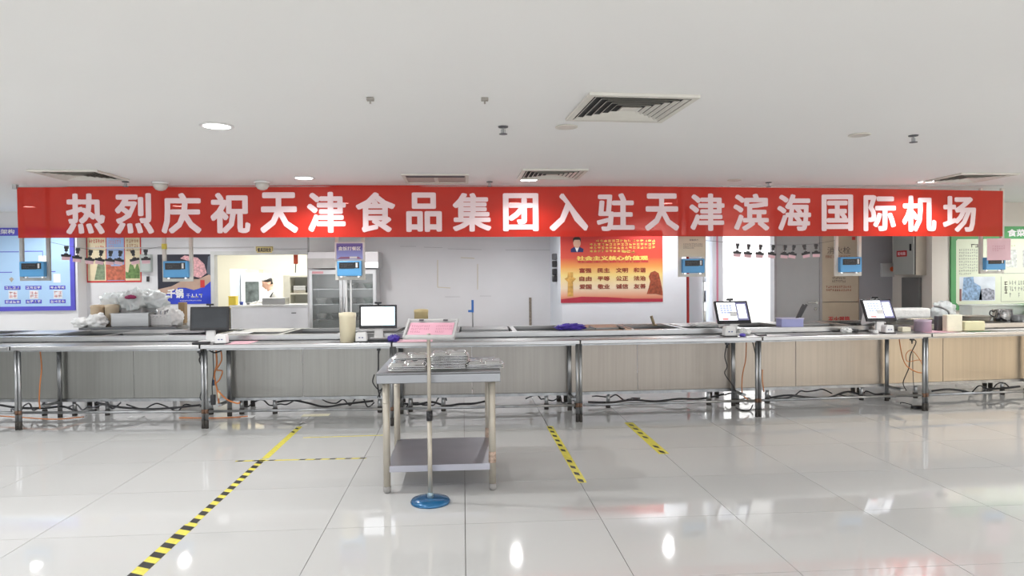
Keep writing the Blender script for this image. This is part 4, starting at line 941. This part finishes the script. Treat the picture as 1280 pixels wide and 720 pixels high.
# white basket with utensils
x0, x1 = XP(180, 8.85), XP(212, 8.85); w2 = (x1-x0)/2; hh = .13
t = thing('basket', 'white slatted plastic basket with dark utensils on side table', 'basket', ((x0+x1)/2+.0, 8.98, Z))
bk = MB().box(-w2,w2,-.11,.11,0,.006)
for k in range(5):
    z_ = .02+k*.025; bk.box(-w2,w2,-.112,-.104,z_,z_+.012).box(-w2,w2,.104,.112,z_,z_+.012).box(-w2-.004,-w2+.004,-.11,.11,z_,z_+.012).box(w2-.004,w2+.004,-.11,.11,z_,z_+.012)
for k in range(9):
    x_ = -w2+2*w2*k/8; bk.box(x_-.006,x_+.006,-.110,-.106,0,hh).box(x_-.006,x_+.006,.106,.110,0,hh)
bk.box(-w2-.012,w2+.012,-.125,-.104,hh,hh+.014).box(-w2-.012,w2+.012,.104,.125,hh,hh+.014).box(-w2-.012,-w2,-.104,.104,hh,hh+.014).box(w2,w2+.012,-.104,.104,hh,hh+.014)
bk.build('body', white, t)
R = random.Random(8)
bx(-w2+.01, w2-.01, -.1, .1, .01, .11).build('lining', bagW, t)
for k in range(9):
    x_ = -w2*.8+2*w2*.8*k/8+R.uniform(-.01,.01)
    o = MB().cyl((t.location.x+x_, t.location.y+R.uniform(-.05,.05), Z+.112), (t.location.x+x_+R.uniform(-.05,.05), t.location.y+R.uniform(-.05,.05), Z+.175+R.uniform(0,.02)), .009, 6, .016).build('ladle', steelL, smooth=True)
    tag(o, '%s dark ladle end from left sticking out of white basket' % ('first','second','third','fourth','fifth','sixth','seventh','eighth','last')[k], 'ladle', 'ladles in the white basket')
for k, (px, Y, r, lb_) in enumerate(((208, 9.25, (.13,.1,.13), 'white plastic bag behind right side of basket'), (222, 8.95, (.10,.09,.115), 'white plastic bag at right end of the side table'))):
    o = blob('plastic_bag', Vector((XP(px, Y)-.04, Y, Z)), r, bagW, 50+k, .3, 2.4); tag(o, lb_, 'bag')
Y = 9.5
tag(bx(XP(222, Y), XP(230, Y), Y, Y+.1, 0, P(226, 378, Y).z).build('brown_board', mat('brown_board', (.40,.27,.14), .6), bevel=.006), 'brown board standing left of the switched-off terminal', 'board')
x0, x1 = XP(229, 8.9), XP(247, 8.9)
t = thing('sack', 'white sack standing behind the switched-off terminal', 'sack', ((x0+x1)/2+.06, 9.0, 0))
bx(-.12, .12, -.1, .1, 0, .82).build('crate', MATS['grey_crate'], t)
blob('bag', (0,0,.80), (.13,.11,.12), bagW, 61, .3, 2.4, t)
# dark lid lying on the counter
p = [P(212, 417, 7.5), P(258, 417, 7.5)]
Yl = 7.55
MBx = bx(XP(214, Yl), XP(256, Yl), Yl-.16, Yl+.16, ZW+.001, ZW+.012)
tag(MBx.build('flat_dish', darkg, bevel=.004), 'dark flat dish lying on the counter left of terminal', 'dish')
sheet(285, 315, 7.25, 7.6, ZW+.001, whiteT, 'white sheet lying on the counter right of dark lid')
# lids and long utensils lying on the counter
for (a0, a1, ya, yb_, lb_, m_) in ((736, 744, 7.1, 7.5, 'dark tong lying across counter right of violet cloth', darkg), (771, 780, 7.1, 7.5, 'second dark tong lying across the counter', darkg)):
    p0 = Vector((XP(a0, yb_), yb_, ZW+.012)); p1 = Vector((XP(a1, ya), ya, ZW+.012))
    tag(MB().cyl(p0, p1, .008, 6).build('tong', m_), lb_, 'tong')

# ------------------------------------------------------------------ display fridge, hood
YF = 10.75; x0, x1 = XP(386, YF), XP(470, YF); W = x1-x0; zt_ = P(430, 337, YF).z; dp = .5
t = thing('glass_cabinet', 'tall steel cabinet with two glass doors full of bowls', 'cabinet', (x0, YF, 0))
sb = mat('cabinet_steel', (.62,.62,.62), .3, .8, var=.04)
MB().box(0, .03, .04, dp, .1, zt_).box(W-.03, W, .04, dp, .1, zt_).box(.03, W-.03, .04, dp, zt_-.05, zt_).box(.03, W-.03, .04, dp, .1, .14).box(.03, W-.03, dp-.02, dp, .14, zt_-.05).build('body', sb, t)
for s_ in (0, 1):
    for q_ in (0, 1): MB().cyl((.05+s_*(W-.1), .08+q_*.36, 0), (.05+s_*(W-.1), .08+q_*.36, .1), .02, 8).build('leg', steelL, t)
mid = W*.5
for s_, (d0_, d1_) in enumerate(((.004, mid-.004), (mid+.004, W-.004))):
    fr_ = MB().box(d0_, d0_+.045, 0, .04, .12, zt_-.01).box(d1_-.045, d1_, 0, .04, .12, zt_-.01).box(d0_+.045, d1_-.045, 0, .04, zt_-.07, zt_-.01).box(d0_+.045, d1_-.045, 0, .04, .12, .18)
    dd = fr_.build('door', sb, t)
    bx(d0_+.045, d1_-.045, .016, .022, .18, zt_-.07).build('glass_pane', glassM, dd)
    hx_ = d1_-.022 if s_ == 0 else d0_+.022
    MB().cyl((hx_, -.03, .7), (hx_, -.03, 1.15), .008, 8).cyl((hx_,0,.72),(hx_,-.03,.72),.006,6).cyl((hx_,0,1.13),(hx_,-.03,1.13),.006,6).build('handle', shiny, dd)
bx(.05, .22, -.004, 0, zt_-.06, zt_-.025).build('pink_label', mat('label_rose', (.72,.35,.38), .5), t)
shz = [P(430, y_, YF).z for y_ in (361, 380, 399, 425)]
for k, z_ in enumerate(shz): bx(.03, W-.03, .05, dp-.02, z_-.012, z_).build('shelf', shiny, t)
nb = 0
lvl = ['upper','middle','lower']
bowl_src = None
for k, z_ in enumerate(shz[:3]):
    for q_, (u, r_, mm_) in enumerate(((.14, .085, bagW), (.36, .09, steelT), (.62, .09, shiny), (.86, .085, mat('pale_green_plastic', (.50,.62,.56), .4)))):
        if (k, q_) in ((0,0),(0,1)): continue
        o = MB().lathe(x0+u*W, YF+.24, [(r_*.6,z_+.001),(r_,z_+.07),(r_*1.05,z_+.085),(r_*.9,z_+.078),(.01,z_+.06)],20).build('bowl', mm_, smooth=True)
        tag(o, '%s bowl on %s shelf of glass cabinet, %s' % (('white','grey steel','bright steel','pale green')[q_], lvl[k], ('far left','left of middle','right of middle','far right')[q_]), 'bowl', 'bowls in the glass cabinet')
# hood
Yh = 10.72; zh0 = P(430, 336, Yh).z+.01; zh1 = P(430, 314.5, Yh).z
t = thing('range_hood', 'steel hood box above the tall glass cabinet', 'hood', (XP(385, Yh), Yh, zh0)); W = XP(473, Yh)-XP(385, Yh)
bx(0, W, 0, .52, 0, (zh1-zh0)).build('body', sb, t, bevel=.004)
bx(-.004, W*.5, -.02, 0, .0, (zh1-zh0)*.6).build('front_panel', mat('hood_panel', (.46,.45,.43), .35, .7, var=.1), t)
bx(W*.56, W, -.02, 0, .0, (zh1-zh0)*.35).build('lower_strip', shiny, t)
MB().cyl((W*.62,0,.2),(W*.62,-.05,.2),.03,12).build('knob', black, t)

# ------------------------------------------------------------------ kitchen seen through the hatch
def kx(px, Y): return XP(px, Y)
Y = 11.9; x0, x1 = kx(288, Y), kx(385, Y); zt_ = P(336, 381, Y).z
t = thing('kitchen_worktop', 'white fronted worktop standing inside the kitchen hatch', 'counter', (x0, Y, 0)); W = x1-x0
kw = mat('worktop_front', (.72,.73,.78), .4, var=.02)
bx(0, W, 0, .6, 0, zt_-.04).build('front', kw, t); bx(-.02, W, -.02, .62, zt_-.04, zt_).build('top', sb, t, bevel=.003)
bx(W*.78, W*.84, -.006, 0, zt_-.15, zt_-.135).build('handle', darkg, t)
bx(-.36, -.04, 0, .5, 0, zt_-.06).build('side_block', kitM, t)
zk = zt_+.0005
# steel sink box
Y = 12.0; tag(bx(kx(327,Y), kx(356,Y), Y, Y+.3, zk, P(340,372.5,Y).z).build('steel_box', steel, bevel=.004), 'low steel box on the worktop before the cook', 'box')
for (a0, a1, yt_, m_, lb_) in ((279, 288.5, 371, mat('yellow_plastic', (.78,.60,.06), .4), 'yellow container at left end of the hatch'),):
    Y = 11.75; z_ = zt_-.06+.0005
    t = thing('yellow_container', lb_, 'container', (kx((a0+a1)/2, Y), Y+.3, 0))
    ww = kx(a1, Y)-kx(a0, Y)
    bx(-ww/2, ww/2, -.07, .07, z_, P(283, yt_, Y+.3).z).build('body', m_, t, bevel=.01)
    bx(-ww/2-.006, ww/2+.006, -.076, .076, P(283, yt_, Y+.3).z, P(283, yt_, Y+.3).z+.012).build('lid', m_, t, bevel=.004)
for k, (a0, a1, yt_, m_, lb_) in enumerate(((299, 304, 377, mat('blue_cup', (.08,.12,.45), .4), 'small blue cup on the kitchen worktop'), (307, 313, 378, steelL, 'small grey tin on the kitchen worktop'))):
    Y = 12.05; tag(MB().lathe((kx(a0,Y)+kx(a1,Y))/2, Y, [(.025,zk),(.035,P(a0,yt_,Y).z)], 14).build('cup', m_, smooth=True), lb_, 'cup')
# tall white oven
Y = 14.6; x0, x1 = kx(301, Y), kx(330, Y); zt_ = P(315, 342, Y).z
t = thing('steam_oven', 'white steam cabinet with dark glass door left of cook', 'oven', (x0, Y, 0)); W = x1-x0
bx(0, W, 0, .6, .1, zt_).build('body', mat('oven_white', (.80,.84,.88), .3), t, bevel=.006); bx(W*.2, W*.78, -.02, 0, P(315,378,Y).z, P(315,352,Y).z).build('glass_door', mat('oven_glass', (.10,.12,.12), .15, var=.5, scale=8), t)
for a_ in (.06, W-.06): MB().cyl((a_,.1,0),(a_,.1,.1),.03,8).cyl((a_,.5,0),(a_,.5,.1),.03,8).build('leg', steelL, t)
bx(-.25, -.05, .1, .6, 0, P(300,336,Y).z).build('side_post', mat('post_grey', (.60,.66,.74), .4), t)
tag(bx(kx(305,Y), kx(322,Y), Y+.1, Y+.4, zt_+.001, P(315,337,Y).z).build('cardboard_box', mat('tan_box', (.66,.52,.34), .6), bevel=.004), 'tan cardboard box on top of the white steam cabinet', 'box')
# shelf on the right of the kitchen
Y = 12.9; x0, x1 = kx(354, Y), kx(389, Y); W = x1-x0
t = thing('kitchen_shelf', 'cream open shelf unit right of the cook', 'shelf', (x0, Y, 0)); km = mat('shelf_cream', (.72,.70,.60), .4)
z_t = P(370, 344, Y).z
MB().box(0,.12,0,.4,0,z_t).box(W-.03,W,0,.4,0,z_t).build('side_panel', km, t)
bx(.12, W-.03, .38, .4, 0, z_t).build('back_panel', mat('shelf_back', (.60,.60,.54), .5), t)
for y_ in (344.5, 366, 385): z_ = P(370, y_, Y).z; bx(.12, W-.03, 0, .38, z_-.03, z_).build('shelf_board', km, t)
z_ = P(370, 366, Y).z
for k in range(3):
    tag(bx(x0+.16, x0+.38, Y+.08, Y+.3, z_+.001+k*.045, z_+.041+k*.045).build('tray', white if k else steelW, bevel=.006), ('lowest tray of the pile on cream shelf','middle tray of the pile on cream shelf','top tray of the pile on cream shelf')[k], 'tray', 'trays on the cream shelf')
o = blob('dark_bundle', Vector((x0+.46, Y+.15, z_+.001)), (.06,.06,.06), darkg, 4, .3, 2); tag(o, 'dark bundle beside trays on the cream shelf', 'bundle')
# orange ladle hanging at the hatch top
Y = YB-.06; px = 370
t = thing('dustpan', 'orange-red scoop hanging from top of the kitchen hatch', 'scoop', (XP(370,Y+.2), Y+.2, P(370, 341, Y+.2).z))
zz = P(370, 318, Y+.2).z-P(370, 341, Y+.2).z
bx(-.032,.032,-.01,.02,zz*.48,zz+.06).build('blade', mat('orange_red_plastic', (.72,.10,.04), .4), t, bevel=.008); MB().cyl((0,0,zz*.48),(-.008,0,0),.008,8).build('handle', darkg, t)
# cook
YM = 13.3
def kp(x, y, dy=0): v = P(x, y, YM+dy); return v
t = thing('person', 'cook in white coat and cap bending over the kitchen worktop', 'person', (kp(346,400).x, YM, 0))
O = t.location.copy()
nodes = {}; edges = []
def nd(n, p, r): nodes[n] = (Vector(p)-O, r)
nd('pelvis', (kp(347,396).x, YM, .93), (.15,.14)); nd('waist', (kp(345.5,386).x, YM, 1.04), (.135,.13)); nd('chest', kp(341.5,372), (.145,.135)); nd('neckb', kp(337.8,364), (.085,.09))
for s_ in (-1, 1):
    k = 'l' if s_ < 0 else 'r'
    nd('sh'+k, kp(340, 367, s_*.17), (.062,.062)); nd('el'+k, kp(332, 377.5, s_*.22), (.046,.046)); nd('wr'+k, kp(322.5, 377.5, s_*.12-.1), (.032,.032))
    nd('hip'+k, (kp(347,396).x, YM+s_*.09, .88), (.09,.09)); nd('kn'+k, (kp(345,396).x, YM+s_*.10, .48), (.062,.062)); nd('an'+k, (kp(347,396).x, YM+s_*.10, .09), (.045,.045)); nd('to'+k, (kp(347,396).x-.16, YM+s_*.10, .05), (.035,.035))
def skin_obj(name, keys, ed, m, root, parent, lev=2):
    me = bpy.data.meshes.new(name); me.from_pydata([nodes[k][0] for k in keys], [(keys.index(a_), keys.index(b_)) for a_, b_ in ed], []); me.materials.append(m)
    o = bpy.data.objects.new(name, me); C.objects.link(o); o.parent = parent
    sk = o.modifiers.new('skin', 'SKIN'); sk.use_smooth_shade = True
    for i, k in enumerate(keys):
        sv = me.skin_vertices[0].data[i]; sv.radius = nodes[k][1]; sv.use_root = (k == root)
    ss = o.modifiers.new('sub', 'SUBSURF'); ss.levels = lev; ss.render_levels = lev
    return o
skin_obj('coat', ['pelvis','waist','chest','neckb','shl','shr','ell','elr','wrl','wrr'], [('pelvis','waist'),('waist','chest'),('chest','neckb'),('chest','shl'),('chest','shr'),('shl','ell'),('shr','elr'),('ell','wrl'),('elr','wrr')], coatM, 'pelvis', t)
nd('pelvis', (kp(347,396).x, YM, .93), (.13,.12))
skin_obj('trousers', ['pelvis','hipl','hipr','knl','knr','anl','anr','tol','tor'], [('pelvis','hipl'),('pelvis','hipr'),('hipl','knl'),('hipr','knr'),('knl','anl'),('knr','anr'),('anl','tol'),('anr','tor')], trouser, 'pelvis', t)
hc = kp(334.3, 354.2)-O
def headshape():
    mb = MB(); n = 24; k = 16; V = []
    for i in range(k+1):
        th = PI*i/k
        for j in range(n):
            ph = 2*PI*j/n; x = math.sin(th)*math.cos(ph); y = math.sin(th)*math.sin(ph); z = math.cos(th)
            fx = .098*x; fy = .076*y*(1-.25*max(0,-z)); fz = .118*z
            if x < -.6 and -.5 < z < 0 and abs(y) < .25: fx -= .022*(1-abs(y)/.25)*(1-abs(z+.22)/.3 if abs(z+.22) < .3 else 0)
            if x < -.5 and z < -.6: fx -= .012
            V.append((fx, fy, fz))
    mb.add(V, [(i*n+j, i*n+(j+1)%n, (i+1)*n+(j+1)%n, (i+1)*n+j)[::-1] for i in range(k) for j in range(n)])
    return mb
Mh = Matrix.Translation(hc) @ Matrix.Rotation(-.30, 4, 'Y') @ Matrix.Rotation(.35, 4, 'Z')
def onhead(mb): mb.v = [tuple(Mh @ Vector(p)) for p in mb.v]; return mb
onhead(headshape()).build('head', skin, t, smooth=True)
MB().cyl(hc+Vector((.03,0,-.06)), kp(338.5,366)-O, .05, 14).build('neck', skin, t, smooth=True)
hr = MB().lathe(.012, 0, [(.088,.015),(.094,.05),(.082,.092),(.05,.118),(.01,.124)], 20, .86); hr.box(.03,.09,-.06,.06,-.04,.03)
onhead(hr).build('hair', hair, t, smooth=True)
onhead(MB().lathe(.0,0,[(.092,.062),(.096,.085),(.08,.128),(.03,.138)],20,.84)).build('cap', coatM, t, smooth=True)
for s_ in (-1, 1):
    onhead(MB().lathe(-.083, s_*.032, [(.003,.008),(.009,.0),(.003,-.008)], 8)).build('eye', hair, t)
    onhead(MB().cyl((.01, s_*.070, -.02), (.012, s_*.084, -.015), .022, 10)).build('ear', skin, t)
onhead(bx(-.098,-.088,-.02,.02,-.062,-.056)).build('mouth', mat('lips', (.45,.16,.14), .5), t)
for s_, k in ((-1,'l'), (1,'r')):
    w0 = nodes['wr'+k][0]; palm = w0+Vector((-.065, -.005, -.012))
    kk = ['w','p']; nodes['w'] = (w0, (.028,.022)); nodes['p'] = (palm, (.036,.018)); ed = [('w','p')]
    for q_ in range(4):
        a_ = 'f%d' % q_; b_ = 'g%d' % q_; off = (-.03+.02*q_)
        nodes[a_] = (palm+Vector((-.045, off, -.006)), (.010,.010)); nodes[b_] = (palm+Vector((-.075+abs(q_-1.4)*.006, off*1.1, -.03)), (.008,.008)); kk += [a_, b_]; ed += [('p', a_), (a_, b_)]
    nodes['t0'] = (w0+Vector((-.035, -s_*.038, -.015)), (.011,.011)); nodes['t1'] = (w0+Vector((-.065, -s_*.05, -.03)), (.009,.009)); kk += ['t0','t1']; ed += [('w','t0'),('t0','t1')]
    skin_obj('hand', kk, ed, mat('glove_white', (.80,.78,.76), .5), 'w', t, 1)

# ------------------------------------------------------------------ cables and litter under the counter
def cable(pts, r, m, label, Y=7.25, ground=False):
    q = []
    for p in pts:
        if len(p) == 3: v = P(p[0], p[1], p[2])
        else: v = P(p[0], p[1], Y)
        v.z = max(v.z, r+.001); q.append(v)
    return tag(MB().tube(q, r, 6).build('cable', m, smooth=True), label, 'cable')
cable([(50,437),(52,460),(50,480),(49,500),(50,511)], .007, orange, 'orange cable hanging left of the second counter leg')
cable([(250,437),(251,444),(249,450),(252,457)], .007, black, 'short black plug lead under the rail left of leg', 7.0)
cable([(252,489),(250,497),(253,503),(250,509)], .005, black, 'short black cable end low beside the leg', 7.0)
cable([(260,437),(268,441),(277,438)], .007, black, 'black cable looped below the switched-off terminal', 7.0)
cable([(270,438),(271,455),(268,470),(272,490),(274,508)], .009, orange, 'thick orange cable hanging among the table legs', 7.2)
cable([(276,438),(277,450),(271,462),(278,464),(274,475),(268,480)], .007, orange, 'orange cable knotted below the switched-off terminal', 7.15)
cable([(266,438),(267,465),(265,480),(266,500)], .005, black, 'thin black cable beside the knotted orange cable', 7.1)
cable([(272,488),(283,499),(296,504),(300,503)], .008, orange, 'orange cable running right along the bottom rail', 7.0)
cable([(224,529,7.35),(262,527,7.3),(290,526,7.3),(310,524,7.35)], .006, orange, 'orange cable lying on floor between the legs')
cable([(0,520,7.4),(30,522,7.3),(70,524,7.2),(105,521,7.4)], .006, orange, 'orange cable lying on floor at the far left')
cable([(473,436),(473,460),(472,480),(475,497)], .008, black, 'straight black cable hanging under lit terminal', 7.2)
cable([(468,468),(466,478),(474,488),(478,485),(472,497)], .006, black, 'black cable with kink low beside steel table', 7.1)
cable([(909,428),(906,445),(909,458),(906,467),(915,480),(920,489)], .006, black, 'wavy black cable hanging left of doorway terminal legs', 7.0)
cable([(933,428),(932,450),(928,470),(928,492),(936,500)], .006, orange, 'orange cable running down the doorway terminal leg', 7.2)
cable([(941,428),(945,445),(950,462),(949,480),(946,505)], .006, black, 'black cable tangled round the double leg', 6.95)
cable([(953,462),(953,475),(955,490)], .006, orange, 'short orange cable right of the double leg', 7.1)
cable([(920,512,7.2),(928,518,7.05),(937,516,7.05),(941,506,7.1)], .007, black, 'black cable drooping to the floor near double leg')
cable([(1124,424),(1128,446),(1134,458),(1146,465),(1155,466)], .006, orange, 'orange cable curving down right of last terminal', 7.15)
cable([(1155,462),(1150,450),(1140,438),(1133,442),(1133,450),(1137,452),(1148,450),(1155,452)], .004, orange, 'thin orange cable loop below the right counter', 7.15)
cable([(1141,424),(1145,428),(1138,444),(1136,460),(1129,478),(1133,488)], .006, black, 'black cable zigzagging under the right counter', 7.15)
cable([(1141,440),(1141,460),(1142,480),(1143,488)], .004, darkg, 'thin dark cable beside the zigzag cable', 7.2)
cable([(1126,505,7.0),(1127,503,7.0),(1140,506,6.95)], .004, black, 'thin black lead to the power strip on floor')
def lump(px, py, Y, sx, sy, sz, m, label, name, cat):
    p = P(px, py, Y); z = max(p.z, 0.001)
    return tag(bx(p.x-sx/2, p.x+sx/2, Y-sy/2, Y+sy/2, z, z+sz).build(name, m, bevel=.004), label, cat)
lump(1146, 511, 6.92, .10, .05, .035, black, 'black power strip on floor beside right front leg', 'power_strip', 'power strip')
lump(266.5, 506, 7.05, .045, .03, .10, black, 'black adapter hanging low beside the double leg', 'adapter', 'adapter')
lump(267, 482, 7.12, .018, .015, .06, mat('blue_plug', (.03,.06,.12), .4), 'small dark plug on cable below switched-off terminal', 'plug', 'plug')
lump(274, 498, 7.1, .022, .02, .08, cream2, 'pale plug among the orange cables', 'plug', 'plug')
for (px, py, Y, lb_, nm) in ((249.5,440,6.78,'black plug under rail edge left of double leg','plug'),(473.5,439,6.72,'black plug under rail edge below lit terminal','plug'),(909,431,6.72,'black plug under rail edge below doorway terminal','plug'),(1140,424.5,6.84,'black plug under rail edge right of last terminal','plug')):
    p = P(px, py, Y)
    tag(MB().box(p.x-.018,p.x+.018,Y-.014,Y+.014,.735,.7548).cyl((p.x,Y,.735),(p.x,Y,.70),.010,8,.005).build(nm, black, bevel=.003), lb_, 'plug')
# black hoses and pipes sagging behind the bottom rail
hose = ((0,508,120,510,'far left'),(120,506,250,508,'second'),(345,500,466,502,'third'),(505,504,610,500,'fourth'),(735,500,905,494,'fifth'),(960,494,1110,490,'sixth'),(1165,488,1275,484,'rightmost'))
for a0, b0, a1, b1, nm in hose:
    pts = []; n = 7; R = random.Random(a0+3)
    for k in range(n):
        u = k/(n-1); pts.append((a0+(a1-a0)*u, b0+(b1-b0)*u+R.uniform(-3.4,3.6)+4*math.sin(PI*u)*(1 if k%2 else .2), 7.55+R.uniform(-.05,.08)))
    cable(pts, .012, black, 'black hose sagging under the counter, %s along it' % (nm if nm in ('far left','rightmost') else nm+' from left'))
for a0, b0, a1, b1, nm in ((5,513,55,507,'left end'),(85,509,150,506,'second counter'),(160,507,240,511,'second counter, right part'),(300,506,380,500,'third counter'),(400,499,470,505,'lit terminal'),(508,507,560,498,'steel table'),(660,497,720,502,'violet cloth'),(740,500,800,494,'red poster'),(905,495,945,500,'doorway terminal'),(960,497,1040,489,'knife tub'),(1050,492,1120,494,'last terminal'),(1200,489,1262,481,'right end')):
    R = random.Random(a0); n = 9
    cable([(a0+(a1-a0)*k/8+R.uniform(-3,3), b0+(b1-b0)*k/8+R.uniform(-5,5), 7.62+R.uniform(-.05,.1)) for k in range(n)], .008, darkg if a0 % 2 else black, 'tangled dark lead under the counter by the %s' % nm)
R = random.Random(12)
for k, (px, py, Y, w_, m_, lb_) in enumerate(((170,521,7.5,.14,whiteT,'white paper scrap on floor under second counter'),(90,523,7.45,.2,whiteT,'white paper scrap on floor at far left'),(310,521,7.5,.12,white,'white scrap on floor right of orange cables'),(395,519,7.6,.28,mat('cream_scrap', (.72,.68,.50), .6),'cream sheet on floor under the third counter'))):
    p = G(px, py); tag(bx(p.x-w_/2,p.x+w_/2,p.y-.06,p.y+.06,.001,.003).build('scrap', m_), lb_, 'scrap')
